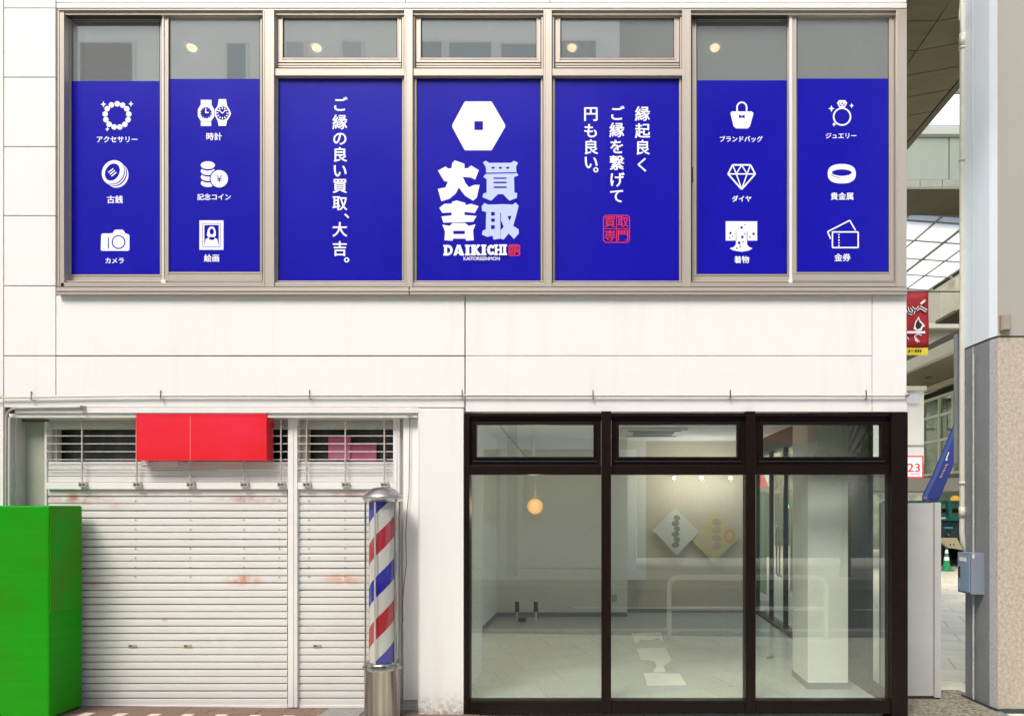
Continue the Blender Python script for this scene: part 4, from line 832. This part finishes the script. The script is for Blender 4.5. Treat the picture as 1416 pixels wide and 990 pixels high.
# white hoarding panel beside the corner
H_ = thing('hoarding_panel', 'narrow dirty white steel panel standing between the dark corner post and the street pillar', 'panel')
a0 = 2.485; a1 = PX(1291, .62); a2 = PX(1300, .62); M_HP = mat('dirty_white_steel', (.47, .48, .47), rough=.5, noise=(5, .35, (.36, .37, .35)))
mb = MB(); mb.box(a0, a1, .62, .66, -.05, 1.68); mb.build('sheet', M_HP, H_, bevel=.003)
mb = MB(); mb.box(a1 + .002, a2, .60, .68, -.06, 1.685); mb.box(a1 + .015, a1 + .022, .597, .60, -.05, 1.68); mb.build('edge_post', M_HP, H_, bevel=.004)
mb = MB(); mb.box(a0, a2, .63, .67, -.085, -.05); mb.build('foot', M_ALUD, H_)
# hanging banner
BN = thing('hanging_banner', 'narrow red vertical banner with black and white lettering and yellow hem beside the pillar', 'banner')
BY = .74; M_BR = mat('banner_red', (.42, .012, .018), rough=.6, noise=(12, .6, (.28, .01, .015)))
mb = MB(); n = 10; bx0, bx1 = PX(1236, BY), PX(1284, BY)
for i in range(n):
    for yy_, zz in ((0, 0),): pass
vs = []; fs = []
for j in range(9):
    for i in range(6):
        vs.append((bx0 + (bx1 - bx0) * i / 5, BY + .006 * math.sin(i * 1.3 + j * .8), PZ(404.5, BY) + (PZ(481, BY) - PZ(404.5, BY)) * j / 8 + .006 * (i - 5) * 0))
for j in range(8):
    for i in range(5): k = j * 6 + i; fs.append((k, k + 1, k + 7, k + 6))
mb.add(vs, fs, None, True); o = mb.build('cloth', M_BR, BN); sm = o.modifiers.new('solid', 'SOLIDIFY'); sm.thickness = .002
mb = MB(); mb.box(bx0, bx1 - .006, BY - .004, BY + .004, PZ(491, BY), PZ(481, BY)); mb.build('yellow_hem', mat('banner_yellow', (.72, .62, .03), rough=.6), BN)
M_BK = mat('print_black', (.01, .01, .01), rough=.6)
a = Art(BY - .012); BK = M_BK
a.path([(1254, 425), (1256, 432), (1262, 434), (1264, 429), (1260, 425)], 4.4, Wt).path([(1254, 425), (1256, 432), (1262, 434), (1264, 429), (1260, 425)], 2, BK)
a.path([(1267, 429), (1271.5, 424.5), (1281, 430)], 4.2, Wt).path([(1267, 429), (1271.5, 424.5), (1281, 430)], 1.8, BK)
a.path([(1273, 420.5), (1276, 418), (1278.5, 416)], 3, Wt).ell(1278.3, 415.8, 1.6, 1.6, Wt).ell(1278.3, 415.8, .8, .8, M_BR)
a.poly([(1265, 446), (1270, 438), (1272.5, 444), (1277, 448), (1279, 452), (1276, 452), (1274, 457), (1268, 458), (1263, 455)], Wt).poly([(1266.5, 446.5), (1269.8, 441), (1271.5, 446), (1275, 449), (1272.5, 454), (1268, 456), (1265.5, 452)], BK)
a.rect(1254, 458, 1279, 461.3, Wt).path([(1266, 472), (1264, 465), (1269, 462), (1274, 464)], 1.2, Wt).path([(1268, 474), (1266, 466)], 1.2, Wt).path([(1271, 473), (1266.5, 468)], 1.2, Wt).path([(1254, 466), (1256.5, 470)], 1.2, Wt)
a.build('lettering', BN)
a = Art(BY - .006); a.rect(1256, 484, 1258.5, 487, BK).rect(1260, 484, 1263, 485.5, M_REDF).rect(1265, 483.5, 1267.5, 487, BK).rect(1268.5, 483.5, 1271, 487, BK).rect(1271.8, 483.5, 1274, 487, BK); a.build('lettering', BN)
mb = MB(); mb.tube([(bx0 - .03, BY, PZ(403.3, BY)), (3.45, BY, PZ(403.3, BY))], .007, 8); mb.build('rod', mat('rod_dark', (.08, .07, .06), rough=.5), BN)

# ------------------------------------------------------------------ arcade roof and street behind, seen in the gap
M_SOF = mat('olive_soffit', (.15, .125, .065), rough=.7, noise=(3, .3), stretch=(1, 4, 1)); M_SOFJ = mat('soffit_joint', (.02, .015, .01), rough=.8)
AR = thing('arcade_canopy', 'olive soffit of the street canopy hanging over the corner beside the shop', 'canopy')
def zs(X): return 5.87 + (.18 * (X - 2.9) if X > 2.9 else 0)
ys2 = [-.44, 0.0, .42, .84, 1.26, 1.70, 2.13, 2.55, 3.0, 3.43, 3.86, 4.3]
for i in range(len(ys2) - 1):
    for xa, xb in ((2.50, 2.895), (2.905, 3.62)):
        ya, yb = ys2[i] + .006, ys2[i + 1] - .006
        cut = lambda y: .4824 * (6 + y) - .006      # cut along the camera sightline to clear the pillar and downpipe
        notch = ya < .80 and xb > 3
        mb = MB(); vs = [(x, y, zs(x) + h) for h in (0, .03) for x, y in ((xa, ya), (cut(ya) if notch else xb, ya), (cut(yb) if notch else xb, yb), (xa, yb))]
        mb.add(vs, [(0, 1, 2, 3), (7, 6, 5, 4), (0, 4, 5, 1), (1, 5, 6, 2), (2, 6, 7, 3), (3, 7, 4, 0)]); mb.build('soffit_panel', M_SOF, AR)
mb = MB(); vs = [(x, y, zs(x) + h) for h in (.032, .2) for x, y in ((2.49, .85), (3.60, .85), (3.60, 4.3), (2.49, 4.3))]; mb.add(vs, [(0, 1, 2, 3), (7, 6, 5, 4), (0, 4, 5, 1), (1, 5, 6, 2), (2, 6, 7, 3), (3, 7, 4, 0)])
vs = [(x, y, zs(x) + h) for h in (.032, .2) for x, y in ((2.49, -.44), (cut(-.44), -.44), (cut(.85), .85), (2.49, .85))]; mb.add(vs, [(0, 1, 2, 3), (7, 6, 5, 4), (0, 4, 5, 1), (1, 5, 6, 2), (2, 6, 7, 3), (3, 7, 4, 0)]); mb.build('deck', M_SOFJ, AR)
mb = MB(); mb.box(3.63, 3.70, .86, 4.3, zs(3.66) - .015, zs(3.66) + .25); mb.build('edge_beam', mat('edge_bronze', (.09, .075, .045), rough=.5), AR)

def translucent(name, c, emit=0):
    m = bpy.data.materials.new(name); m.use_nodes = True; t = m.node_tree; t.nodes.clear(); out = t.nodes.new("ShaderNodeOutputMaterial")
    a_ = t.nodes.new("ShaderNodeBsdfTranslucent"); a_.inputs[0].default_value = c + (1,); b_ = t.nodes.new("ShaderNodeBsdfDiffuse"); b_.inputs[0].default_value = c + (1,)
    mx = t.nodes.new("ShaderNodeMixShader"); mx.inputs[0].default_value = .12; t.links.new(a_.outputs[0], mx.inputs[1]); t.links.new(b_.outputs[0], mx.inputs[2]); t.links.new(mx.outputs[0], out.inputs[0]); return m
M_TL = translucent('milky_roof_panel', (.95, .97, .9)); M_GRN = mat('pale_green_metal', (.50, .56, .46), rough=.5, noise=(1.5, .3, (.42, .48, .40))); M_UND = mat('dark_underside', (.085, .08, .055), rough=.8, noise=(1, .4))
GR = thing('glazed_arcade_roof', 'white translucent gridded arcade roof with a pale green fascia beam behind the corner', 'roof')
X0, X1 = 5.6, 10.3
xs_ = [5.8, 6.5, 7.3, 8.07, 8.84, 9.48, 10.15]; yr_ = [11.56, 11.96, 13.2, 14.5, 15.8, 17.1]
def zc(X): return 8.56 - .07 * (X - 8.2)
for i in range(len(xs_) - 1):
    for j in range(len(yr_) - 1):
        xa, xb, ya, yb = xs_[i] + .02, xs_[i + 1] - .02, yr_[j] + .03, yr_[j + 1] - .03
        mb = MB(); vs = [(x, y, zc(x) + h) for h in (0, .02) for x, y in ((xa, ya), (xb, ya), (xb, yb), (xa, yb))]; mb.add(vs[:4], [(0, 1, 2, 3)]); mb.build('roof_panel', M_TL, GR)
M_RIB = mat('rib_grey', (.22, .23, .2), rough=.5)
for i, x in enumerate(xs_): r_ = .035 if i == 4 else .018; mb = MB(); mb.box(x - r_, x + r_, 11.56, 17.2, zc(x) - .03, zc(x) + .04); mb.build('rib', M_RIB, GR)
for y in yr_: 
    mb = MB(); vs = [(x, yy_, zc(x) + h) for h in (-.025, .03) for x, yy_ in ((X0, y - .022), (10.3, y - .022), (10.3, y + .022), (X0, y + .022))]; mb.add(vs, [(0, 1, 2, 3), (7, 6, 5, 4), (0, 4, 5, 1), (1, 5, 6, 2), (2, 6, 7, 3), (3, 7, 4, 0)]); mb.build('rib', M_RIB, GR)
# fascia beam
zb0, zb1 = PZ(259, 10), PZ(191, 10)
for xa, xb in ((3.5, 5.9), (5.92, 7.48), (7.5, 10.2)):
    mb = MB(); mb.box(xa, xb, 10, 10.1, zb0 + .16, zb1); mb.build('fascia_panel', M_GRN, GR, bevel=.006)
for k in range(14): mb = MB(); mb.box(3.5 + k * .48, 3.5 + k * .48 + .465, 9.98, 10.1, zb0, zb0 + .15); mb.build('fascia_tile', mat('pale_green_tile', (.55, .58, .48), rough=.6, noise=(4, .4)), GR)
mb = MB(); mb.box(3.5, 10.2, 10.12, 11.55, zb0, zb1 - .05); mb.build('beam_box', M_UND, GR)
mb = MB(); mb.box(3.5, 10.2, 9.95, 10.15, zb1 + .0, zb1 + .06); mb.build('beam_cap', M_RIB, GR)
mb = MB(); mb.box(3.5, 10.2, 10.6, 10.65, zb1 - .1, 10.2); mb.build('upstand', mat('upstand_white', (.72, .76, .66), rough=.6), GR)
for i, (xa, xb) in enumerate(((3.8, 5.4), (5.45, 6.95), (7.0, 8.6))):
    for ya, yb in ((6.6, 7.9), (7.95, 9.2), (9.25, 10.6)):
        mb = MB(); mb.quad((xa, ya, 10.22), (xb, ya, 10.22), (xb, yb, 10.22), (xa, yb, 10.22)); mb.build('roof_panel', M_TL, GR)
mb = MB(); 
for y in (7.92, 9.22): mb.box(3.8, 8.6, y - .03, y + .03, 10.16, 10.24)
mb.box(6.94, 7.0, 6.6, 10.6, 10.14, 10.25); mb.build('rib', M_RIB, GR)
# white slatted fascia, right of the roof
FB = thing('slatted_fascia', 'cream boarded fascia hanging under the right edge of the arcade roof', 'fascia'); M_CRM = mat('cream_board', (.60, .60, .47), rough=.6, noise=(2, .3))
for k in range(9):
    ya = 10.8 + k * .7; mb = MB(); x = 10.33 + (.0 if k < 7 else .1 * (k - 6)); mb.box(x, x + .05, ya, ya + .685, 7.39, 8.42); mb.build('board', M_CRM, FB)
mb = MB(); mb.box(10.38, 13.5, 10.8, 17.1, 7.36, 7.45); mb.build('underside', M_SOF, FB)
mb = MB(); mb.box(10.30, 10.36, 10.8, 17.1, 8.43, 8.5); mb.build('edge', M_SOFJ, FB)
# lower side canopy over the far shops
LC = thing('lower_street_canopy', 'brown soffit canopy with cream edge beam over the far glazed shopfront', 'canopy'); M_SO2 = mat('brown_soffit', (.20, .18, .115), rough=.7, noise=(1.5, .4), stretch=(1, 3, 1))
for k in range(14):
    mb = MB(); mb.box(8.75, 10.42, 10.2 + k * .62, 10.2 + k * .62 + .6, 5.5, 5.54); mb.build('soffit_board', M_SO2, LC)
mb = MB(); mb.box(8.55, 8.72, 10, 19, 5.45, 5.75); mb.build('edge_beam', mat('cream_beam', (.50, .47, .33), rough=.6), LC)
mb = MB(); mb.box(10.44, 10.55, 12.6, 18.2, 5.33, 5.5); mb.build('wall_beam', MATS['cream_beam'], LC)
mb = MB(); mb.box(8.74, 14, 10, 19, 5.58, 6.0); mb.build('deck', M_UND, LC)
mb = MB(); mb.box(9.6, 9.75, 15.9, 16.1, 5.485, 5.5); mb.build('spot_fitting', M_ALUD, LC)
# far glazed shopfront along the right side
FG = thing('glazed_shopfront', 'far shopfront wall of tall glass panes in a pale green grid', 'shopfront'); M_GF = mat('pale_green_frame', (.62, .68, .50), rough=.5)
zt0, zt1 = 2.67, 5.08; yl = [13.0, 14.1, 15.2, 16.2, 17.1, 18.3]
zrow = [zt0, 3.72, 4.5, zt1]
for y in yl: mb = MB(); mb.box(10.48, 10.62, y - .045, y + .045, zt0, zt1); mb.build('mullion', M_GF, FG)
for z in zrow: mb = MB(); mb.box(10.49, 10.61, 13, 18.3, z - .04, z + .04); mb.build('transom', M_GF, FG)
for i in range(len(yl) - 1):
    for j in range(3): mb = MB(); mb.box(10.54, 10.55, yl[i] + .046, yl[i + 1] - .046, zrow[j] + .041, zrow[j + 1] - .041); mb.build('pane', G_FAR, FG)
mb = MB(); mb.box(11.1, 11.2, 12.8, 18.3, 3.9, 4.55); mb.build('blind', mat('cream_blind', (.72, .70, .48), rough=.7), FG)
mb = MB(); mb.box(12.5, 12.6, 12.8, 19, 0, 5.5); mb.build('inner_wall', mat('inner_grey', (.25, .26, .2), rough=.8, noise=(1, .6)), FG)
mb = MB(); mb.box(10.5, 12.5, 12.9, 18.4, 2.2, 2.62); mb.build('lower_beam', mat('grey_beam', (.16, .16, .13), rough=.7), FG)
mb = MB(); mb.box(10.5, 12.4, 13, 18.2, 5.1, 5.3); mb.build('head_band', M_BLACKV, FG)
mb = MB(); mb.box(10.55, 10.6, 13, 18.2, 0, 2.2); mb.build('ground_glass', G_FAR, FG)
# white building end
WB = thing('white_building', 'plain white end wall of a far building beside the glazed shopfront', 'building'); M_WB = mat('far_white', (.78, .78, .74), rough=.7, noise=(1, .15))
mb = MB(); mb.box(PX(1150, 13), PX(1277.5, 13), 13, 15, 2.75, PZ(541, 13)); mb.build('wall', M_WB, WB)
mb = MB(); mb.box(PX(1240, 13), PX(1278, 13), 12.97, 13.0, PZ(617, 13), PZ(615.5, 13)); mb.build('joint', M_JOINT, WB)
mb = MB(); mb.box(PX(1150, 13), PX(1269, 13), 12.9, 12.99, PZ(558, 13), PZ(545, 13)); mb.build('pale_band', mat('pale_band', (.60, .66, .70), rough=.6), WB)
mb = MB(); mb.box(PX(1150, 13), PX(1325, 13), 12.8, 15, PZ(679, 13), PZ(661, 13)); mb.build('canopy_beam', MATS['grey_beam'], WB)
mb = MB(); mb.box(PX(1150, 13), PX(1278, 13), 12.85, 12.95, PZ(541, 13), PZ(535, 13)); mb.build('cornice', M_CRM, WB)
# sign 23
SG = thing('number_sign', 'white sign with red border and large red number at the white building corner', 'sign')
mb = MB(); mb.pb(1236, 630, 1277, 661, 11, 11.08); mb.build('board', M_REDF, SG)
a = Art(10.995); a.rect(1238, 632, 1275, 659, Wt).text('23', 1263.5, 646.5, M_REDF, w=17, h=11.5, off=.03).text('サンロード', 1262, 637, mat('sign_grey', (.3, .28, .3), rough=.6), w=20, h=3.4, off=0)
a.rect(1258, 654, 1271, 655.5, MATS['sign_grey']); a.build('lettering', SG)
# background mass closing the street
FBD = thing('far_building', 'shadowed far building closing the street under the arcade', 'building')
mb = MB(); mb.box(4, 30, 24, 28, -.1, 14); mb.build('wall', mat('far_grey', (.26, .255, .2), rough=.85, noise=(.6, .6, (.14, .14, .12))), FBD)
for k in range(8):
    for j in range(3): mb = MB(); mb.box(4.6 + k * 1.5, 5.6 + k * 1.5, 23.95, 24, 1.0 + j * 1.9 - (.9 if j == 0 else 0), 2.1 + j * 1.9); mb.build('window', mat('far_window', (.35, .38, .28), rough=.3, noise=(1.5, .9, (.06, .07, .05))), FBD)
for j in range(3): mb = MB(); mb.box(4, 30, 23.6, 24, 6.0 + j * 1.4, 6.2 + j * 1.4); mb.build('ledge', mat('ledge_grey', (.34, .34, .29), rough=.8), FBD)
# crane truck
TR = thing('crane_truck', 'teal works truck with a raised dark blue crane boom parked in the far street', 'truck')
M_BM = mat('boom_blue', (.010, .03, .24), rough=.3, coat=.3, noise=(5, .3)); M_TEAL = mat('teal_paint', (.01, .17, .16), rough=.35, noise=(5, .6, (.01, .08, .08))); 
def seg(pts_, Yc, dep, m, name, par=TR): 
    mb = MB(); mb.prism([(P(a, b, Yc).x, P(a, b, Yc).z) for a, b in pts_], Yc, Yc + dep); return mb.build(name, m, par, bevel=.01)
BMY = 7.0
seg([(1332, 574), (1338, 580), (1317, 645), (1299, 688), (1294, 690), (1284, 690), (1283, 686), (1298, 655), (1313, 620)], BMY, .22, M_BM, 'boom')
seg([(1284, 690), (1294, 690), (1298, 688), (1296, 693), (1288, 697)], BMY - .01, .24, mat('boom_head_blue', (.008, .02, .13), rough=.4), 'boom_head')
a = Art(BMY - .012); a.line((1308, 636), (1312, 625), 1.6, Wt).ell(1309, 635, 1.4, 1.8, Wt)
M_OR = mat('orange_letter', (.6, .22, .08), rough=.5)
for k in range(5): a.line((1299.5 + k * 1.9, 660 - k * 4), (1303 + k * 1.9, 657.5 - k * 4), 1.6, M_OR if k % 2 else mat('grey_letter', (.4, .42, .5), rough=.5))
a.build('boom_lettering', TR)
TY = 15.0
def tb_(x0, y0, x1, y1, Yf, Yb, m, name): mb = MB(); mb.pb(x0, y0, x1, y1, Yf, Yb); return mb.build(name, m, TR, bevel=.015)
tb_(1270, 692, 1345, 697, TY + .2, TY + 3, M_TEAL, 'guard_rail'); tb_(1312, 692, 1317, 716, TY, TY + .2, M_TEAL, 'stay'); tb_(1270, 703, 1345, 709, TY + .3, TY + .5, M_BLACKV, 'cab_gap')
tb_(1270, 712, 1345, 720, TY + .1, TY + 2, M_TEAL, 'body'); tb_(1270, 721, 1345, 744, TY + .3, TY + 3, mat('chassis_dark', (.012, .02, .025), rough=.5, noise=(12, 1, (.05, .1, .12))), 'chassis')
tb_(1270, 715, 1308, 717.5, TY - .02, TY + .1, M_TRIM, 'step'); tb_(1306, 728, 1318, 731, TY + .2, TY + .3, mat('teal_highlight', (.05, .4, .42), rough=.2), 'lamp_bar')
mb = MB(); q = P(1312, 739.5, TY + .2); mb.sphere(q, .035, 10); mb.build('hook_ball', M_CHROME, TR)
seg([(1270, 744), (1323, 744), (1331, 760), (1322, 758), (1312, 757), (1304, 750), (1270, 748)], TY, .15, mat('cream_bumper', (.62, .56, .36), rough=.5), 'bumper')
a = Art(TY - .005); [a.ell(x, 753, 1, 1.6, M_BK, n=8) for x in (1314, 1319)]; a.build('bumper_slots', TR)
mb = MB(); 
for k, px in enumerate((1304, 1330)):
    c = P(px, 766, TY + .6); mb = MB(); ring = [(c.x + .0, 0)]; mb.tube([(c.x - .0, TY + .5, .38), (c.x, TY + .8, .38)], .42, 20); mb.build('wheel', M_BLACKV, TR)
tb_(1270, 757, 1345, 772, TY + 1.2, TY + 3, M_BLACKV, 'underframe')
mb = MB(); q = P(1321, 690, TY + .4); mb.sphere(q, .13, 14, sz=.8); tag(mb.build('beacon', mat('amber_dome', (.85, .40, .05), rough=.3, emit=((1, .45, .05), .3)), TR))
# green cone
CN = thing('traffic_cone', 'green traffic cone with two white bands standing in front of the works truck', 'cone')
CY = 14.0; cp = P(1309, 777, CY); cz = gz(3); ch = PZ(758, CY) - cz; M_CG = mat('cone_green', (.01, .28, .10), rough=.45)
def cone(z0, z1, m, name, e=0): 
    r0 = .11 - .085 * z0 + e; r1 = .11 - .085 * z1 + e; mb = MB(); mb.lathe(cp.x, CY, [(r0, cz + z0 * ch), (r1, cz + z1 * ch)], 20); mb.build(name, m, CN)
cone(0.04, 1, M_CG, 'cone_body'); cone(.46, .62, Wt, 'white_band', .003); cone(.78, .94, Wt, 'white_band', .003)
mb = MB(); mb.box(cp.x - .16, cp.x + .16, CY - .16, CY + .16, cz, cz + .035); mb.build('cone_base', M_CG, CN, bevel=.01)

# ------------------------------------------------------------------ trees
M_LEAF = mat('leaf_green', (.10, .15, .03), rough=.55, noise=(3, .9, (.18, .24, .06))); M_BARK = mat('bark', (.11, .085, .06), rough=.9, noise=(10, .6), bump=(40, .6))
def tree(x, y, h, r, lab, seed):
    rnd = random.Random(seed); T = thing('street_tree', lab, 'tree', 'street trees'); z0 = gz(x)
    mb = MB(); mb.tube([(x, y, z0), (x + .05, y, z0 + h * .25), (x - .04, y + .03, z0 + h * .5), (x, y, z0 + h * .8)], [.14, .11, .08, .03], 10)
    for k in range(7):
        a_ = rnd.uniform(0, 6.28); b0 = z0 + h * rnd.uniform(.35, .6); mb.tube([(x, y, b0), (x + math.cos(a_) * r * .4, y + math.sin(a_) * r * .4, b0 + h * .12), (x + math.cos(a_) * r * .8, y + math.sin(a_) * r * .8, b0 + h * .25)], [.05, .035, .012], 6)
    mb.build('trunk', M_BARK, T)
    mb = MB(); cl = [(Vector((rnd.uniform(-1, 1), rnd.uniform(-1, 1), rnd.uniform(-.8, 1)))) for _ in range(26)]
    for c in cl:
        c = Vector((x + c.x * r * .75, y + c.y * r * .75, z0 + h * .68 + c.z * h * .27)); cr2 = rnd.uniform(.25, .5) * r * .8
        for _ in range(120):
            d_ = Vector((rnd.gauss(0, 1), rnd.gauss(0, 1), rnd.gauss(0, 1))).normalized() * cr2 * rnd.uniform(.5, 1.05); p = c + d_
            u_ = Vector((rnd.gauss(0, 1), rnd.gauss(0, 1), rnd.gauss(0, 1))).normalized(); v_ = u_.orthogonal().normalized(); s_ = rnd.uniform(.05, .09)
            mb.add([p - u_ * s_, p + v_ * s_ * .5, p + u_ * s_, p - v_ * s_ * .5], [(0, 1, 2, 3)])
    mb.build('crown', M_LEAF, T)
tree(4.9, 12.8, 3.7, .62, 'smaller leafy street tree outside the side doors of the shop', 3)
tree(6.6, 17.0, 5.0, 1.0, 'taller leafy street tree farther up the side street', 5)
tree(6.0, -12.3, 5.2, 1.1, 'slim leafy street tree across the road, opposite the right shop window', 8)
tree(8.3, -12.6, 6.2, 1.7, 'broad leafy street tree across the road, opposite the corner post', 11)
# bright shop and signal light up the side street, seen through the side doors
SS = thing('side_street_shop', 'cream shop with red and white striped awning up the side street', 'shop')
mb = MB(); mb.box(3.0, 7.6, 19.5, 22, -.1, 5.2); mb.build('wall', mat('cream_render', (.80, .76, .64), rough=.8, noise=(1.5, .3)), SS)
mb = MB(); [mb.box(3.2 + k * .9, 3.95 + k * .9, 19.44, 19.5, .3, 2.1) for k in range(1)]; mb.build('window', M_OWN, SS)
for k in range(1, 5): mb = MB(); mb.box(3.2 + k * .9, 3.95 + k * .9, 19.44, 19.5, .3 if k != 2 else -.1, 2.1); mb.build('window' if k != 2 else 'door', mat('dim_glass', (.10, .12, .10), rough=.2), SS)
for k in range(16): mb = MB(); x_ = 3.0 + k * .28; mb.add([(x_, 19.48, 2.75), (x_ + .28, 19.48, 2.75), (x_ + .28, 18.7, 2.3), (x_, 18.7, 2.3), (x_, 19.48, 2.72), (x_ + .28, 19.48, 2.72), (x_ + .28, 18.7, 2.27), (x_, 18.7, 2.27)], [(0, 1, 2, 3), (7, 6, 5, 4), (2, 3, 7, 6)], M_TRIM if k % 2 else M_REDF); mb.build('awning_stripe', None, SS)
TS = thing('traffic_signal', 'pole with a lit green signal up the side street', 'signal')
sx = PX(1087, 9.0); sz = PZ(700, 9.0); mb = MB(); mb.tube([(sx + .14, 9.1, gz(3)), (sx + .14, 9.1, sz + .5)], .035, 10); mb.build('pole', M_CHROME, TS)
mb = MB(); mb.box(sx - .09, sx + .09, 9.0, 9.12, sz - .12, sz + .36); mb.build('housing', M_ALUD, TS, bevel=.02)
mb = MB(); mb.sphere((sx, 8.99, sz), .06, 14); mb.build('green_lens', mat('signal_green', (0, .8, .4), emit=((.0, 1, .45), 2.0)), TS)
# green banner stand seen through the side doors
NB = thing('green_banner_stand', 'green upright banner stand outside the side doors', 'banner')
mb = MB(); mb.box(2.75, 2.78, 6.6, 7.2, .15, 1.9); mb.build('cloth', mat('banner_green', (.03, .30, .07), rough=.5, noise=(4, .5, (.35, .30, .08))), NB); mb = MB(); mb.tube([(2.765, 7.22, gz(3)), (2.765, 7.22, 2.0)], .014, 8); mb.tube([(2.765, 6.6, 1.92), (2.765, 7.22, 1.92)], .01, 8); mb.build('pole', M_TRIM, NB); mb = MB(); mb.box(2.6, 2.95, 7.05, 7.35, gz(3), gz(3) + .07); mb.build('base', M_TRIM, NB, bevel=.01)

# ------------------------------------------------------------------ the other side of the street (seen reflected in the glass)
D = 14.0
def mirror(px, py, Dm=D): p = P(px, py, Dm); return p.x, -Dm, p.z
OB = thing('opposite_building', 'pale grey building across the street reflected in the upper windows', 'building')
M_OW = mat('opposite_wall', (.80, .78, .72), rough=.8, noise=(.8, .15)); M_OD = mat('opposite_dark', (.16, .165, .165), rough=.8); M_OL = mat('opposite_louvre', (.42, .45, .45), rough=.5)
xl = mirror(-400, 0)[0]; xr = mirror(857, 0)[0]; xe = mirror(1260, 0)[0]
mb = MB(); mb.box(xl, xr, -D - 6, -D, 3.2, 15.5); mb.box(xl, xr, -D - 6, -D - .6, -.1, 3.2); mb.build('wall', M_OW, OB)
mb = MB(); mb.box(xr + .02, xe, -D - 6, -D - .8, 3.2, 15.6); mb.build('recessed_wall', mat('opposite_wall_dark', (.40, .39, .36), rough=.8, noise=(.8, .2)), OB)
def owin(x0, y0, x1, y1, m=M_OWN, fr=True):
    a_ = mirror(x0, y0); b_ = mirror(x1, y1); mb = MB(); mb.box(a_[0], b_[0], -D + .01, -D + .03, b_[2], a_[2]); wn = mb.build('window', m, OB)
    if fr:
        mb = MB(); t_ = .06; X_0, X_1, Z0, Z1 = a_[0], b_[0], b_[2], a_[2]
        mb.box(X_0 - t_, X_0, -D + .0, -D + .06, Z0 - t_, Z1 + t_); mb.box(X_1, X_1 + t_, -D + .0, -D + .06, Z0 - t_, Z1 + t_); mb.box(X_0, X_1, -D, -D + .06, Z1, Z1 + t_); mb.box(X_0, X_1, -D, -D + .06, Z0 - t_, Z0); mb.build('frame', M_TRIM, wn)
owin(108, 57, 181, 150, M_OD, True); owin(314, 61, 340, 120); owin(396, 59, 420, 100, M_OL); owin(474, 59, 500, 100, M_OL); owin(583, 58, 611, 100); owin(621, 59, 679, 100); owin(693, 61, 742, 100); owin(775, 57, 824, 100)
for r_ in range(2):
    for k in range(14): owin(60 + k * 58, 300 + r_ * 130, 90 + k * 58, 380 + r_ * 130)
for x0, x1 in ((655, 668), (690, 722), (835, 880), (480, 520)):
    a_ = mirror(x0, 560); b_ = mirror(x1, 800); mb = MB(); mb.box(a_[0], b_[0], -D - .4, -D - .01, -.1, 3.19); mb.build('pillar', M_OW, OB)
mb = MB(); a_ = mirror(500, 803); b_ = mirror(832, 832); mb.box(a_[0], b_[0], -D - .3, -D - .05, -.02, 1.2); mb.build('low_wall', M_TRIM, OB)
mb = MB(); mb.box(xr + .5, xe, -D - .79, -D - .7, .2, 3.0); mb.build('dark_shopfront', M_OWN, OB)
tag(MB().box(*sorted((mirror(1058, 0)[0], mirror(1136, 0)[0])), -D - .6, -D - .3, mirror(0, 609)[2], mirror(0, 588)[2]).build('red_shop_sign', mat('brick_red_sign', (.48, .12, .06), rough=.5)), 'long brick red shop sign across the road reflected in the right top light', 'sign')
UP = thing('utility_pole', 'pale utility pole across the road reflected in the left shop window', 'pole')
ux = mirror(708, 0, 11.5)[0]; mb = MB(); mb.tube([(ux, -11.5, 0), (ux, -11.5, 9)], [.13, .1], 14); mb.build('pole', mat('pole_grey', (.5, .5, .46), rough=.7, noise=(4, .3)), UP)
mb = MB()
for z in (7.4, 8.0): mb.box(ux - .9, ux + .9, -11.56, -11.44, z, z + .08)
mb.build('crossarm', M_CHROME, UP)
GRD = thing('guard_rail', 'white tubular kerb guard rail reflected in the middle shop window', 'rail')
def rail(x0, x1, yy_, h): 
    mb = MB(); r_ = .12; mb.tube([(x0, yy_, 0), (x0, yy_, h - r_)] + [(x0 + r_ - r_ * math.cos(t), yy_, h - r_ + r_ * math.sin(t)) for t in (.4, .8, 1.2, 1.57)] + [(x1 - r_, yy_, h)] + [(x1 - r_ + r_ * math.sin(t), yy_, h - r_ + r_ * math.cos(t)) for t in (.4, .8, 1.2, 1.57)] + [(x1, yy_, 0)], .03, 10); mb.tube([(x0, yy_, h * .5), (x1, yy_, h * .5)], .025, 8); mb.build('rail_hoop', M_TRIM, GRD)
rail(.81, 2.75, -3.1, .77)

cb = MB(); q0 = mirror(670, 560, 11.0); q1 = mirror(735, 640, 11.0); cb.tube([(q0[0], q0[1], q0[2]), ((q0[0] + q1[0]) / 2, q0[1], (q0[2] + q1[2]) / 2 - .04), (q1[0], q1[1], q1[2])], .022, 6)
cb.build('cable', M_ALUD, UP)
ux2 = mirror(737, 0, 11.5)[0]; cb = MB(); cb.tube([(ux2, -11.5, 2.2), (ux2, -11.5, 7)], .05, 10); cb.tube([(ux, -11.5, 3.9), (ux2, -11.5, 3.9)], .035, 8); cb.build('riser_pipe', M_TRIM, UP)
